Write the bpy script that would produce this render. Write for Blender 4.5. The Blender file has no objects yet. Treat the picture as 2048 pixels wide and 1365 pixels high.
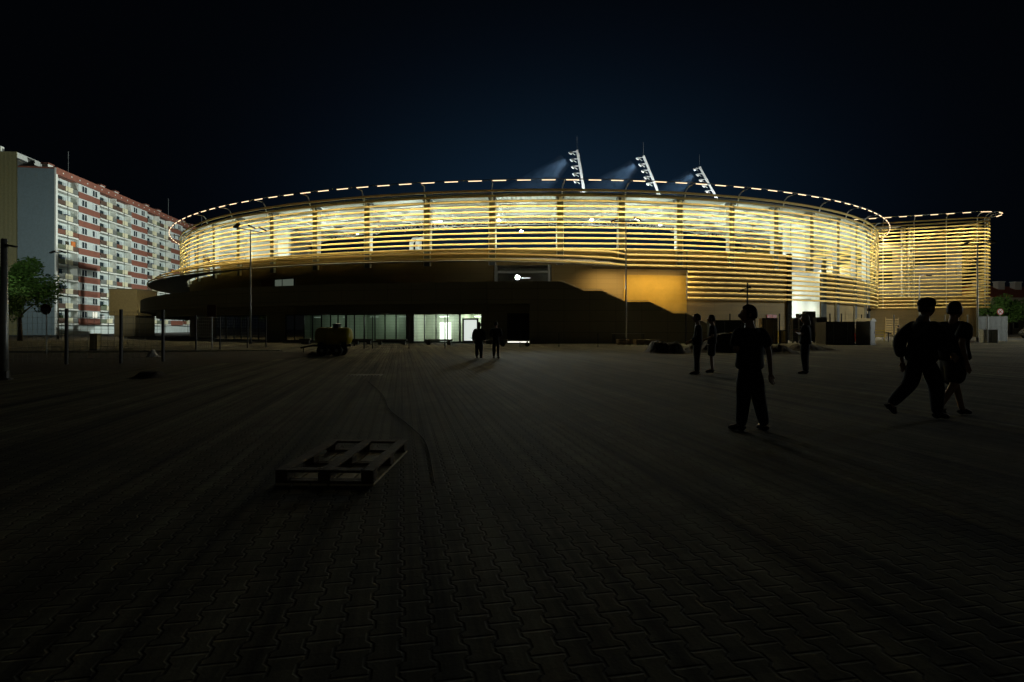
import bpy, bmesh, math, random
from mathutils import Vector, Matrix
from math import sin, cos, tan, pi, radians as R, sqrt, atan2, hypot
random.seed(7)
S = bpy.context.scene
COL = S.collection
# ------------------------------------------------------------------ camera
CAMH, F, HZ = 1.5, 1138.0, 655.0
cam = bpy.data.cameras.new('camera'); co = bpy.data.objects.new('camera', cam); COL.objects.link(co)
co.location = (0, 0, CAMH); co.rotation_euler = (R(90), 0, 0)
cam.sensor_width = 36; cam.lens = 20.0; cam.shift_y = -0.0134
cam.clip_start = 0.1; cam.clip_end = 3000
S.camera = co
# ------------------------------------------------------------------ night sky
W = bpy.data.worlds.new('World'); S.world = W; W.use_nodes = True
nt = W.node_tree; nd = nt.nodes; lk = nt.links
bg = nd['Background']
def wn(t, **k):
    n = nd.new(t)
    for a, b in k.items(): setattr(n, a, b)
    return n
tc = wn('ShaderNodeTexCoord')
nrm = wn('ShaderNodeVectorMath', operation='NORMALIZE'); sq = wn('ShaderNodeVectorMath', operation='MULTIPLY'); sq.inputs[1].default_value = (1, 1, 1.7)
lk.new(tc.outputs['Generated'], sq.inputs[0]); lk.new(sq.outputs[0], nrm.inputs[0])
def glow(dirv, p):
    d = wn('ShaderNodeVectorMath', operation='DOT_PRODUCT'); d.inputs[1].default_value = Vector(dirv).normalized()
    lk.new(nrm.outputs[0], d.inputs[0])
    m = wn('ShaderNodeMath', operation='MAXIMUM'); m.inputs[1].default_value = 0; lk.new(d.outputs['Value'], m.inputs[0])
    q = wn('ShaderNodeMath', operation='POWER'); q.inputs[1].default_value = p; lk.new(m.outputs[0], q.inputs[0])
    return q.outputs[0]
def lerp(fac, a, b):
    m = wn('ShaderNodeMix', data_type='RGBA'); lk.new(fac, m.inputs['Factor'])
    if isinstance(a, tuple): m.inputs['A'].default_value = a + (1,)
    else: lk.new(a, m.inputs['A'])
    m.inputs['B'].default_value = b + (1,)
    return m.outputs['Result']
g1 = lerp(glow((0.09, 1, 0.24), 17), (0.0006, 0.0009, 0.0015), (0.0050, 0.0145, 0.0300))
g2 = wn('ShaderNodeMix', data_type='RGBA', blend_type='ADD'); g2.inputs['Factor'].default_value = 1
lk.new(g1, g2.inputs['A']); lk.new(lerp(glow((0, -1, .25), 2.0), (0.0, 0.0, 0.0), (.009, .0085, .005)), g2.inputs['B'])   # added unseen fill glow behind the camera, lifts podium and foreground
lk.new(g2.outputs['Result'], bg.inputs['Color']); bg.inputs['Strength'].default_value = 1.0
S.view_settings.view_transform = 'Standard'; S.view_settings.look = 'None'
S.view_settings.exposure = 0; S.view_settings.gamma = 1
try:
    S.cycles.use_denoising = True; S.cycles.max_bounces = 6; S.cycles.diffuse_bounces = 3
    S.cycles.glossy_bounces = 3; S.cycles.transparent_max_bounces = 12; S.cycles.sample_clamp_indirect = 4
    S.cycles.volume_bounces = 0
except Exception: pass
# ------------------------------------------------------------------ stadium plan
CX, CY = 5.0, 118.0
def P(t, o=0.0, z=0.0):
    a = (65.0 if t < 0 else 59.5) + o
    return Vector((CX + a * sin(t), CY - (60 + o) * cos(t), z))
def t_px(px, o=0.0):
    q = (px - 1024) / F; best = None; prev = None
    for i in range(-950, 1000):
        t = R(i / 10); p = P(t, o); v = p.x - q * p.y
        if prev is not None and (prev < 0) != (v < 0) : return t
        prev = v
    return t
def gpt(px, py, z=0.0):
    d = F * (CAMH - z) / (py - HZ); return Vector(((px - 1024) / F * d, d, z))
def at(px, d, z=0.0): return Vector(((px - 1024) / F * d, d, z))
def zpx(py, d): return CAMH + (HZ - py) / F * d
BAY = R(6.35)
# ------------------------------------------------------------------ lights
def light(kind, loc, power, col=(1, 1, 1), aim=None, **k):
    l = bpy.data.lights.new('lamp_light', kind); l.energy = power; l.color = col
    for a, b in k.items(): setattr(l, a, b)
    o = bpy.data.objects.new('lamp_light', l); COL.objects.link(o); o.location = loc
    if aim is not None: o.rotation_euler = (Vector(aim) - Vector(loc)).to_track_quat('-Z', 'Y').to_euler()
    return o
WARM = (1.0, 0.86, 0.55); COOL = (0.86, 1.0, 0.90)
# light strips of the crown ring, shining down along the louvres
for n in range(-14, 15):
    t = BAY * (n + .5); p = P(t, 1.45, 15.95); q = P(t, -0.25, 5.0)
    o = light('AREA', p, 255, WARM, q, shape='RECTANGLE', size=6.8, size_y=0.12, spread=R(80))
    d = (q - p).normalized(); tx = P(t + .01, 1.45) - P(t - .01, 1.45); tx.normalize(); zz = -d; yy = zz.cross(tx)
    o.rotation_euler = Matrix((tx, yy, zz)).transposed().to_euler()
for n in range(-9, 12, 2):
    t = BAY * n; light('AREA', P(t, 1.62, 16.1), 270, (1, .82, .46), P(t, 14, 0), shape='RECTANGLE', size=6, size_y=.1, spread=R(88)).rotation_euler.rotate_axis('Z', 0)
# lamps under the stand roof
for n in range(-13, 16, 2):
    t = BAY * (n + .5)
    light('POINT', P(t, -7.5 if abs(n) < 6 else -5.0, 11.6 if abs(n) < 6 else 10.8), 1000 if abs(n) < 6 else 640, COOL, shadow_soft_size=.5)
# parapet floodlight that rakes the plaza
FL = Vector((0.52, 54.6, 6.26))
light('SPOT', FL + Vector((0, -.32, 0)), 3600, (0.90, 1.0, 0.93), (16, 30, 0), spot_size=R(104), spot_blend=1.0, shadow_soft_size=.12)
# unseen stadium floodlight on the flats, lamp beyond the right edge, added fill spots
light('SPOT', (-20, 128, 17), 170000, (0.92, 1.0, 0.94), (-95, 140, 17), spot_size=R(75), spot_blend=.5, shadow_soft_size=.6)
light('SPOT', (-76, 78, 15), 14500, (0.90, 1.0, 0.95), (-94, 110, 21), spot_size=R(100), spot_blend=.8, shadow_soft_size=.3)  # added fill for the gable, no fixture
light('SPOT', (-46, 50, 9), 1600, (0.95, 1.0, 0.85), (-54, 62, 6.5), spot_size=R(50), spot_blend=.8, shadow_soft_size=.3)  # added fill for the leafy tree, no fixture
light('SPOT', (78, 55, 9.5), 20000, (0.93, 1.0, 0.95), (60, 60, 1), spot_size=R(120), spot_blend=.7, shadow_soft_size=.2)
light('SPOT', (80, 96, 9.5), 5000, (1, .93, .78), (108, 140, 4), spot_size=R(90), spot_blend=.7, shadow_soft_size=.3)  # added unseen fill for the red roofed house and its trees

# ------------------------------------------------------------------ materials
MATS = {}
def mat(name, col, rough=.6, metal=0.0, var=.15, scale=3.0, bump=0.0, emit=None, es=0.0, spec=.5):
    if name in MATS: return MATS[name]
    m = bpy.data.materials.new(name); m.use_nodes = True; t = m.node_tree; b = t.nodes['Principled BSDF']
    b.inputs['Roughness'].default_value = rough; b.inputs['Metallic'].default_value = metal
    b.inputs['Specular IOR Level'].default_value = spec
    if emit:
        b.inputs['Base Color'].default_value = tuple(col) + (1,)
        b.inputs['Emission Color'].default_value = tuple(emit) + (1,); b.inputs['Emission Strength'].default_value = es
    else:
        g = t.nodes.new('ShaderNodeTexCoord'); n = t.nodes.new('ShaderNodeTexNoise')
        n.inputs['Scale'].default_value = scale; n.inputs['Detail'].default_value = 6; n.inputs['Roughness'].default_value = .65
        t.links.new(g.outputs['Object'], n.inputs['Vector'])
        r = t.nodes.new('ShaderNodeMapRange'); r.inputs['From Min'].default_value = .3; r.inputs['From Max'].default_value = .7
        r.inputs['To Min'].default_value = 1 - var; r.inputs['To Max'].default_value = 1 + var
        t.links.new(n.outputs['Fac'], r.inputs['Value'])
        x = t.nodes.new('ShaderNodeVectorMath'); x.operation = 'SCALE'; x.inputs[0].default_value = col
        t.links.new(r.outputs[0], x.inputs['Scale']); t.links.new(x.outputs[0], b.inputs['Base Color'])
        if bump:
            bp = t.nodes.new('ShaderNodeBump'); bp.inputs['Strength'].default_value = bump; bp.inputs['Distance'].default_value = .05
            t.links.new(n.outputs['Fac'], bp.inputs['Height']); t.links.new(bp.outputs[0], b.inputs['Normal'])
    MATS[name] = m; return m
def nodes_of(m): t = m.node_tree; return t, t.nodes['Principled BSDF']
def wavemat(name, col, scale, axis='X', depth=.05, rough=.6, var=.2, strength=.8, coord='Object'):
    m = mat(name, col, rough, var=var); t, b = nodes_of(m)
    w = t.nodes.new('ShaderNodeTexWave'); w.bands_direction = axis; w.inputs['Scale'].default_value = scale
    g = t.nodes.new('ShaderNodeTexCoord'); t.links.new(g.outputs[coord], w.inputs['Vector'])
    bp = t.nodes.new('ShaderNodeBump'); bp.inputs['Distance'].default_value = depth; bp.inputs['Strength'].default_value = strength
    t.links.new(w.outputs['Fac'], bp.inputs['Height']); t.links.new(bp.outputs[0], b.inputs['Normal'])
    return m
def tilemat(name, col, mortar, w, h, rough=.5):
    m = mat(name, col, rough); t, b = nodes_of(m)
    g = t.nodes.new('ShaderNodeTexCoord'); br = t.nodes.new('ShaderNodeTexBrick'); br.offset = 0
    br.inputs['Scale'].default_value = 1; br.inputs['Brick Width'].default_value = w; br.inputs['Row Height'].default_value = h
    br.inputs['Mortar Size'].default_value = .018
    br.inputs['Color1'].default_value = tuple(col) + (1,); br.inputs['Color2'].default_value = tuple(c * .93 for c in col) + (1,)
    br.inputs['Mortar'].default_value = tuple(mortar) + (1,)
    mp = t.nodes.new('ShaderNodeMapping'); mp.inputs['Rotation'].default_value = (R(90), 0, 0)
    t.links.new(g.outputs['Object'], mp.inputs[0]); t.links.new(mp.outputs[0], br.inputs['Vector'])
    t.links.new(br.outputs['Color'], b.inputs['Base Color']); return m
def glassmat(name, tint=(.8, .9, .85), refl=.12):
    m = bpy.data.materials.new(name); m.use_nodes = True; t = m.node_tree; t.nodes.clear()
    o = t.nodes.new('ShaderNodeOutputMaterial'); tr = t.nodes.new('ShaderNodeBsdfTransparent'); gl = t.nodes.new('ShaderNodeBsdfGlossy')
    tr.inputs[0].default_value = tuple(tint) + (1,); gl.inputs['Roughness'].default_value = .03
    f = t.nodes.new('ShaderNodeFresnel'); f.inputs['IOR'].default_value = 1.5
    mx = t.nodes.new('ShaderNodeMixShader'); t.links.new(f.outputs[0], mx.inputs[0])
    t.links.new(tr.outputs[0], mx.inputs[1]); t.links.new(gl.outputs[0], mx.inputs[2]); t.links.new(mx.outputs[0], o.inputs[0])
    return m
GOLD = mat('gold_paint', (.84, .62, .20), .6, 0.0, var=.06, scale=.8)
WHITE = mat('white_steel', (.78, .79, .76), .45, var=.06)
GREYST = mat('grey_steel', (.17, .19, .20), .5, var=.15)
DARKST = mat('dark_steel', (.035, .035, .033), .45, .3)
GALV = mat('galvanised_steel', (.36, .37, .36), .4, .6, var=.2, scale=8)
ROOFM = mat('roof_sheet', (.75, .77, .71), .5, var=.06)
WALLM = tilemat('stand_wall', (.42, .31, .14), (.32, .235, .105), 2.2, .55, .7)
INNERW = mat('inner_wall', (.80, .82, .77), .7, var=.1, scale=.4)
DARKW = tilemat('dark_cladding', (.30, .28, .2), (.14, .13, .1), 2.4, 1.02, .65)
SOFF = mat('soffit', (.12, .10, .07), .7)
SEATM = mat('concrete', (.42, .42, .39), .8, var=.15, bump=.2)
LED = mat('led_strip', (1, .8, .5), emit=(1, .70, .42), es=2.2)
LAMPE = mat('floodlight_lens', (1, 1, 1), emit=(.93, 1, .97), es=40)
LAMPB = mat('bright_lens', (1, 1, 1), emit=(.88, .96, 1), es=160)
TUBEE = mat('fluorescent', (1, 1, 1), emit=(.93, 1, .9), es=4)
GLASS = glassmat('window_glass')

# ------------------------------------------------------------------ mesh helpers
class MB:
    def __init__(s): s.v = []; s.f = []
    def add(s, vs, fs):
        b = len(s.v); s.v += [tuple(v) for v in vs]; s.f += [tuple(i + b for i in f) for f in fs]; return s
    def box(s, x0, x1, y0, y1, z0, z1, M=None):
        vs = [Vector((x, y, z)) for z in (z0, z1) for y in (y0, y1) for x in (x0, x1)]
        if M: vs = [M @ v for v in vs]
        return s.add(vs, [(0, 2, 3, 1), (4, 5, 7, 6), (0, 1, 5, 4), (2, 6, 7, 3), (0, 4, 6, 2), (1, 3, 7, 5)])
    def quad(s, a, b, c, d): return s.add([a, b, c, d], [(0, 1, 2, 3)])
    def bar(s, a, b, w, h, up=(0, 0, 1)):
        a, b = Vector(a), Vector(b); d = (b - a).normalized(); u = Vector(up)
        x = d.cross(u)
        if x.length < 1e-4: x = d.cross(Vector((1, 0, 0)))
        x.normalize(); y = x.cross(d)
        vs = [p + x * (w / 2 * i) + y * (h / 2 * j) for p in (a, b) for i, j in ((-1, -1), (1, -1), (1, 1), (-1, 1))]
        return s.add(vs, [(0, 1, 2, 3), (7, 6, 5, 4), (0, 4, 5, 1), (1, 5, 6, 2), (2, 6, 7, 3), (3, 7, 4, 0)])
    def tube(s, pts, rad, n=8, cap=True, closed=False):
        pts = [Vector(p) for p in pts]; N = len(pts); rr = rad if isinstance(rad, (list, tuple)) else [rad] * N
        vs = []; ref = None
        for i, p in enumerate(pts):
            d = (pts[min(i + 1, N - 1)] - pts[max(i - 1, 0)]).normalized()
            if ref is None:
                ref = Vector((0, 0, 1)) if abs(d.z) < .9 else Vector((1, 0, 0))
            x = d.cross(ref).normalized(); y = x.cross(d); ref = y if abs(d.z) > .5 else Vector((0, 0, 1)) if abs(d.z) < .9 else ref
            for k in range(n):
                a = 2 * pi * k / n; vs.append(p + x * (cos(a) * rr[i]) + y * (sin(a) * rr[i]))
        fs = [(i * n + k, i * n + (k + 1) % n, (i + 1) * n + (k + 1) % n, (i + 1) * n + k) for i in range(N - 1) for k in range(n)]
        if cap: fs += [tuple(range(n))[::-1], tuple((N - 1) * n + k for k in range(n))]
        return s.add(vs, fs)
    def slat(s, pts, k=.88):                    # louvre section swept along a level curve, outward side = right of travel
        prof = [(-.06, .105), (.015, .118), (.085, .0), (.095, -.10), (.04, -.118), (-.06, -.08)]
        pts = [Vector(p) for p in pts]; N = len(pts); n = len(prof); vs = []
        for i, p in enumerate(pts):
            d = (pts[min(i + 1, N - 1)] - pts[max(i - 1, 0)]); d.z = 0; o = d.normalized().cross(Vector((0, 0, 1)))
            vs += [p + o * (a * k) + Vector((0, 0, b * k)) for a, b in prof]
        fs = [(i * n + j, i * n + (j + 1) % n, (i + 1) * n + (j + 1) % n, (i + 1) * n + j) for i in range(N - 1) for j in range(n)]
        return s.add(vs, fs + [tuple(range(n))[::-1], tuple((N - 1) * n + j for j in range(n))])
    def prism(s, poly, h0, h1, M=None):       # poly in xy, extruded in z
        n = len(poly); vs = [Vector((x, y, h0)) for x, y in poly] + [Vector((x, y, h1)) for x, y in poly]
        if M: vs = [M @ v for v in vs]
        return s.add(vs, [tuple(range(n))[::-1], tuple(range(n, 2 * n))] + [(i, (i + 1) % n, n + (i + 1) % n, n + i) for i in range(n)])
    def sphere(s, c, r, n=10, m=7, sc=(1, 1, 1)):
        c = Vector(c); vs = [c + Vector((0, 0, r * sc[2]))]
        for i in range(1, m):
            a = pi * i / m
            for k in range(n):
                b = 2 * pi * k / n; vs.append(c + Vector((r * sc[0] * sin(a) * cos(b), r * sc[1] * sin(a) * sin(b), r * sc[2] * cos(a))))
        vs.append(c - Vector((0, 0, r * sc[2]))); fs = []
        for k in range(n): fs.append((0, 1 + k, 1 + (k + 1) % n))
        for i in range(m - 2):
            for k in range(n): fs.append((1 + i * n + k, 1 + (i + 1) * n + k, 1 + (i + 1) * n + (k + 1) % n, 1 + i * n + (k + 1) % n))
        L = len(vs) - 1
        for k in range(n): fs.append((L, 1 + (m - 2) * n + (k + 1) % n, 1 + (m - 2) * n + k))
        return s.add(vs, fs)
    def lathe(s, prof, n=16, M=None):          # prof [(r,z)]
        vs = [Vector((r * cos(2 * pi * k / n), r * sin(2 * pi * k / n), z)) for r, z in prof for k in range(n)]
        if M: vs = [M @ v for v in vs]
        fs = [(i * n + k, i * n + (k + 1) % n, (i + 1) * n + (k + 1) % n, (i + 1) * n + k) for i in range(len(prof) - 1) for k in range(n)]
        fs += [tuple(range(n))[::-1], tuple((len(prof) - 1) * n + k for k in range(n))]
        return s.add(vs, fs)
    def strip(s, A, B):                        # ribbon between two polylines
        n = len(A); return s.add(list(A) + list(B), [(i, i + 1, n + i + 1, n + i) for i in range(n - 1)])
    def build(s, name, m, parent=None, smooth=False, bevel=0.0):
        me = bpy.data.meshes.new(name); me.from_pydata(s.v, [], s.f); me.validate(); me.materials.append(m)
        bm = bmesh.new(); bm.from_mesh(me); bmesh.ops.recalc_face_normals(bm, faces=bm.faces)
        if bevel: bmesh.ops.bevel(bm, geom=[e for e in bm.edges], offset=bevel, segments=1, affect='EDGES', clamp_overlap=True)
        bm.to_mesh(me); bm.free()
        if smooth:
            for p in me.polygons: p.use_smooth = True
        o = bpy.data.objects.new(name, me); COL.objects.link(o)
        if parent: o.parent = parent
        return o
def thing(name, label, cat, loc=(0, 0, 0), rz=0.0, group=None):
    o = bpy.data.objects.new(name, None); COL.objects.link(o); o.location = loc; o.rotation_euler = (0, 0, rz)
    o['label'] = label; o['category'] = cat
    if group: o['group'] = group
    return o
def tag(o, label, cat, group=None):
    o['label'] = label; o['category'] = cat
    if group: o['group'] = group
    return o
def kind(o, k): o['kind'] = k; return o
def copy_tree(o, parent=None):
    c = o.copy(); COL.objects.link(c)
    if parent: c.parent = parent
    for ch in list(o.children): copy_tree(ch, c)
    return c
def rng(a, b, n): return [a + (b - a) * i / (n - 1) for i in range(n)]

# ------------------------------------------------------------------ ground
def paver():
    m = bpy.data.materials.new('interlocking_pavers'); m.use_nodes = True; t = m.node_tree; b = t.nodes['Principled BSDF']
    g = t.nodes.new('ShaderNodeTexCoord'); mp = t.nodes.new('ShaderNodeMapping'); mp.inputs['Rotation'].default_value = (0, 0, R(-11))
    t.links.new(g.outputs['Object'], mp.inputs[0])
    sx = t.nodes.new('ShaderNodeSeparateXYZ'); t.links.new(mp.outputs[0], sx.inputs[0]); u, v = sx.outputs[0], sx.outputs[1]
    def M(op, a, bb=None, c=None):
        n = t.nodes.new('ShaderNodeMath'); n.operation = op
        for i, x in enumerate((a, bb, c)):
            if x is None: continue
            if isinstance(x, (int, float)): n.inputs[i].default_value = x
            else: t.links.new(x, n.inputs[i])
        return n.outputs[0]
    Wd, L, A = .146, .21, .013
    s = M('MULTIPLY', M('COSINE', M('MULTIPLY', v, 2 * pi / L)), 2.2); s = M('MAXIMUM', M('MINIMUM', s, 1), -1)
    gg = M('PINGPONG', M('SUBTRACT', u, Wd / 2), Wd)
    bd = M('SUBTRACT', gg, M('MULTIPLY_ADD', s, A, Wd / 2))
    par = M('GREATER_THAN', bd, 0.0)
    side = M('ABSOLUTE', bd)
    vv = M('MULTIPLY_ADD', par, L / 2, v)
    end = M('PINGPONG', vv, L / 2)
    d = M('MINIMUM', side, end)
    sm = t.nodes.new('ShaderNodeMapRange'); sm.interpolation_type = 'SMOOTHSTEP'
    sm.inputs['From Min'].default_value = .002; sm.inputs['From Max'].default_value = .013; t.links.new(d, sm.inputs['Value'])
    # block id colour
    ci = M('FLOOR', M('DIVIDE', u, Wd)); vi = M('ROUND', M('DIVIDE', vv, L))
    cb = t.nodes.new('ShaderNodeCombineXYZ'); t.links.new(M('ADD', M('FLOOR', M('DIVIDE', M('ADD', u, M('MULTIPLY', bd, 0)), Wd)), par), cb.inputs[0]); t.links.new(vi, cb.inputs[1])
    wnz = t.nodes.new('ShaderNodeTexWhiteNoise'); t.links.new(cb.outputs[0], wnz.inputs['Vector'])
    n1 = t.nodes.new('ShaderNodeTexNoise'); n1.inputs['Scale'].default_value = .22; n1.inputs['Detail'].default_value = 7; n1.inputs['Roughness'].default_value = .62
    t.links.new(g.outputs['Object'], n1.inputs['Vector'])
    n2 = t.nodes.new('ShaderNodeTexNoise'); n2.inputs['Scale'].default_value = 60; n2.inputs['Detail'].default_value = 3
    t.links.new(g.outputs['Object'], n2.inputs['Vector'])
    st = t.nodes.new('ShaderNodeMapRange'); st.inputs['From Min'].default_value = .38; st.inputs['From Max'].default_value = .62
    st.inputs['To Min'].default_value = .55; st.inputs['To Max'].default_value = 1.15; t.links.new(n1.outputs['Fac'], st.inputs['Value'])
    k = M('MULTIPLY', M('MULTIPLY', st.outputs[0], M('MULTIPLY_ADD', wnz.outputs['Value'], .35, .8)), M('MULTIPLY_ADD', n2.outputs['Fac'], .5, .75))
    k = M('MULTIPLY', k, M('MULTIPLY_ADD', sm.outputs[0], .5, .5))
    # paler and darker streaks stretched along the courses
    cv = t.nodes.new('ShaderNodeCombineXYZ'); t.links.new(M('MULTIPLY', u, 2.6), cv.inputs[0]); t.links.new(M('MULTIPLY', v, .05), cv.inputs[1])
    n3 = t.nodes.new('ShaderNodeTexNoise'); n3.inputs['Scale'].default_value = 1.0; n3.inputs['Detail'].default_value = 4; n3.inputs['Roughness'].default_value = .7
    t.links.new(cv.outputs[0], n3.inputs['Vector'])
    s3 = t.nodes.new('ShaderNodeMapRange'); s3.inputs['From Min'].default_value = .36; s3.inputs['From Max'].default_value = .64
    s3.inputs['To Min'].default_value = .15; s3.inputs['To Max'].default_value = 2.0; t.links.new(n3.outputs['Fac'], s3.inputs['Value'])
    k = M('MULTIPLY', k, s3.outputs[0])
    x = t.nodes.new('ShaderNodeVectorMath'); x.operation = 'SCALE'; x.inputs[0].default_value = (.105, .10, .068); t.links.new(k, x.inputs['Scale'])
    t.links.new(x.outputs[0], b.inputs['Base Color']); b.inputs['Roughness'].default_value = .85; b.inputs['Specular IOR Level'].default_value = .12
    hh = M('ADD', sm.outputs[0], M('MULTIPLY', n2.outputs['Fac'], .25)); hh = M('MULTIPLY_ADD', wnz.outputs['Value'], .35, hh)
    bp = t.nodes.new('ShaderNodeBump'); bp.inputs['Strength'].default_value = .85; bp.inputs['Distance'].default_value = .009
    t.links.new(hh, bp.inputs['Height']); t.links.new(bp.outputs[0], b.inputs['Normal'])
    return m
ASPH = mat('asphalt', (.06, .058, .052), .85, var=.3, scale=.5, bump=.2)
SOILM = mat('bare_soil', (.035, .028, .02), .95, var=.5, scale=2.5, bump=.8)
kind(MB().box(-900, 900, -60, 1500, -.3, 0).build('ground', ASPH), 'structure')
kind(MB().box(-75, 95, -12, 66, -.2, .004).build('plaza', paver()), 'structure')
# strip of unpaved soil along the left fence
pts = [gpt(-320, 742), gpt(0, 748), gpt(200, 741), gpt(420, 731), gpt(600, 717), gpt(640, 711), gpt(590, 708), gpt(420, 706), gpt(200, 706), gpt(-200, 712)]
sb = MB(); rows = 9
top = [Vector((x, 0, 0)) for x in range(0)]
def soil_patch():
    near = [gpt(-320, 744), gpt(-100, 748), gpt(0, 747), gpt(100, 744), gpt(200, 741), gpt(300, 737), gpt(420, 730), gpt(520, 722), gpt(600, 716), gpt(640, 712)]
    far = [gpt(-320, 716), gpt(-100, 712), gpt(0, 711), gpt(100, 710), gpt(200, 709), gpt(300, 708), gpt(420, 707), gpt(520, 706), gpt(590, 706.5), gpt(634, 708)]
    m = MB(); nr = 8; cols = len(near); vs = []
    for j in range(nr):
        f = j / (nr - 1)
        for i in range(cols):
            p = near[i].lerp(far[i], f); e = min(f, 1 - f) * 2
            vs.append((p.x + random.uniform(-.3, .3) * e, p.y + random.uniform(-.4, .4) * e, .012 + (.07 + random.random() * .16) * min(1, e * 2)))
    m.add(vs, [(j * cols + i, j * cols + i + 1, (j + 1) * cols + i + 1, (j + 1) * cols + i) for j in range(nr - 1) for i in range(cols - 1)])
    return m
kind(soil_patch().build('soil_strip', SOILM, smooth=True), 'structure')
# kerb edging of the plaza
k = MB()
for a, b in ((gpt(-100, 706.0), gpt(560, 704.0)),): k.bar(a + Vector((0, 0, .05)), b + Vector((0, 0, .05)), .15, .12)
kind(k.build('kerb', SEATM), 'structure')

# ------------------------------------------------------------------ stadium
stad = thing('stadium', 'round stadium stand wrapped in glowing golden horizontal louvres', 'stadium', (0, 0, 0))
t1375 = t_px(1374); t1575, t1643 = t_px(1575, -1.3), t_px(1644, -1.3)
def flare(t):
    d = math.degrees(t)
    for (a, x), (b, y) in zip([(-120, 4.3), (-60, 4.3), (-35, 4.9), (-20, 5.4), (-6.2, 4.9), (6.6, 0), (200, 0)], [(-60, 4.3), (-35, 4.9), (-20, 5.4), (-6.2, 4.9), (6.6, 0), (200, 0), (300, 0)]):
        if a <= d <= b: return x + (y - x) * (d - a) / (b - a)
    return 0
ZT, DZ = 15.5, .545
TL, TR = R(-98), R(104)
for kk in range(21):
    z = ZT - DZ * kk
    if kk <= 11: pts = [P(t, 0, z) for t in rng(TL, TR, 120)]
    elif kk <= 14:
        fr = (.45, .8, 1.0)[kk - 12]; ts = rng(TL, R(-6.2), 60) + rng(R(-6.2), R(6.6), 8)[1:] + rng(R(6.6), TR, 60)[1:]
        pts = [P(t, flare(t) * fr, z + (.25, .12, .05)[kk - 12] * (1 if t < R(6) else 0)) for t in ts]
    else: pts = [P(t, 0, z) for t in rng(t1375, TR, 64)]
    MB().slat(pts, .88 if kk else 1.1).build('louvre', GOLD, stad)
# end post where the lower louvres start
p = P(t1375, -.14); MB().tube([p + Vector((0, 0, ZT - DZ * 20 - .1)), p + Vector((0, 0, ZT - DZ * 11))], .07).build('louvre_post', GREYST, stad)
# soffit brim over the terrace
ts = rng(TL, R(-6.2), 60) + rng(R(-6.2), R(6.6), 8)[1:]
br = MB()
br.strip([P(t, -.9, 8.75) for t in ts], [P(t, max(flare(t) - .1, -.5), 7.78) for t in ts])
br.strip([P(t, -.9, 8.6) for t in ts], [P(t, max(flare(t) - .1, -.5), 7.66) for t in ts])
br.strip([P(t, max(flare(t) - .1, -.5), 7.78) for t in ts], [P(t, max(flare(t) - .1, -.5), 7.66) for t in ts])
br.build('brim_soffit', SOFF, stad)
# golden brackets under the lowest upper louvre
for n in range(-8, 2):
    t = BAY * n
    MB().bar(P(t, .05, ZT - DZ * 11 - .1), P(t, flare(t) * .45 + .12, ZT - DZ * 12 + .3), .12, .12).build('louvre_bracket', GOLD, stad)
# columns, brackets, crown ring
NB = range(-15, 17)
for n in NB:
    t = BAY * n; zb = 8.0 if n < 6 else 0
    Mx = Matrix.Translation(P(t, -1.0)) @ Matrix.Rotation(t, 4, 'Z')
    m = MB().box(-.3, .3, -.0, .62, zb, 15.0, Mx); m.box(-.42, .42, -.1, .72, 14.9, 15.15, Mx)
    m.build('column', GREYST, stad)
    m = MB()
    for dx in (-.33, .33): m.box(dx - .05, dx + .05, .05, .58, zb, 14.88, Mx)
    m.build('column_side_plate', WHITE, stad)
    a, b, c, d = P(t + .002, -.35, 14.6), P(t + .002, -.05, 15.75), P(t + .004, .35, 16.12), P(t + .004, 1.4, 16.22)
    MB().tube([a, a.lerp(b, .5), b, b.lerp(c, .6) + Vector((0, 0, .06)), c, d], .065, 6).build('crown_bracket', WHITE, stad, smooth=True)
MB().tube([P(t, 1.5, 16.24) for t in rng(TL, TR, 150)], .05, 6).build('crown_ring', GREYST, stad, smooth=True)
for n in range(-14, 16):
    for j in range(3):
        t0 = BAY * (n + (j + .17) / 3)
        if t0 > R(92) or t0 < R(-92): continue
        t1 = t0 + BAY * .185
        MB().bar(P(t0, 1.5, 16.15), P(t1, 1.5, 16.15), .075, .05).build('light_strip', LED, stad)
# roof
def corr():
    m = MB(); N = 900; A = []; B = []; C = []
    tt = rng(TL, TR, N)
    for i, t in enumerate(tt):
        w = .05 * (1 if i % 2 else -1)
        A.append(P(t, -.7, 15.22 + w)); B.append(P(t, -10, 15.9 + w)); C.append(P(t, -20, 16.6 + w))
    m.strip(A, B); m.strip(B, C); return m
corr().build('roof', ROOFM, stad)
rt = MB(); tt = rng(TL, TR, 90)
rt.strip([P(t, -.7, 15.42) for t in tt], [P(t, -20.2, 16.85) for t in tt]); rt.strip([P(t, -20.2, 16.85) for t in tt], [P(t, -20.2, 16.45) for t in tt])
rt.strip([P(t, -.7, 15.42) for t in tt], [P(t, -.7, 15.12) for t in tt]); rt.build('roof_top', GREYST, stad)
for o, z in ((-2.2, 15.05), (-5.5, 15.3), (-9, 15.55), (-12.5, 15.8), (-16, 16.05), (-19.6, 16.3)):
    m = MB(); A = [P(t, o - .1, z) for t in tt]; B = [P(t, o + .1, z) for t in tt]
    A2 = [p + Vector((0, 0, -.34)) for p in A]; B2 = [p + Vector((0, 0, -.34)) for p in B]
    m.strip(A2, B2); m.strip(A, A2); m.strip(B, B2); m.build('purlin', WHITE, stad)
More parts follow.
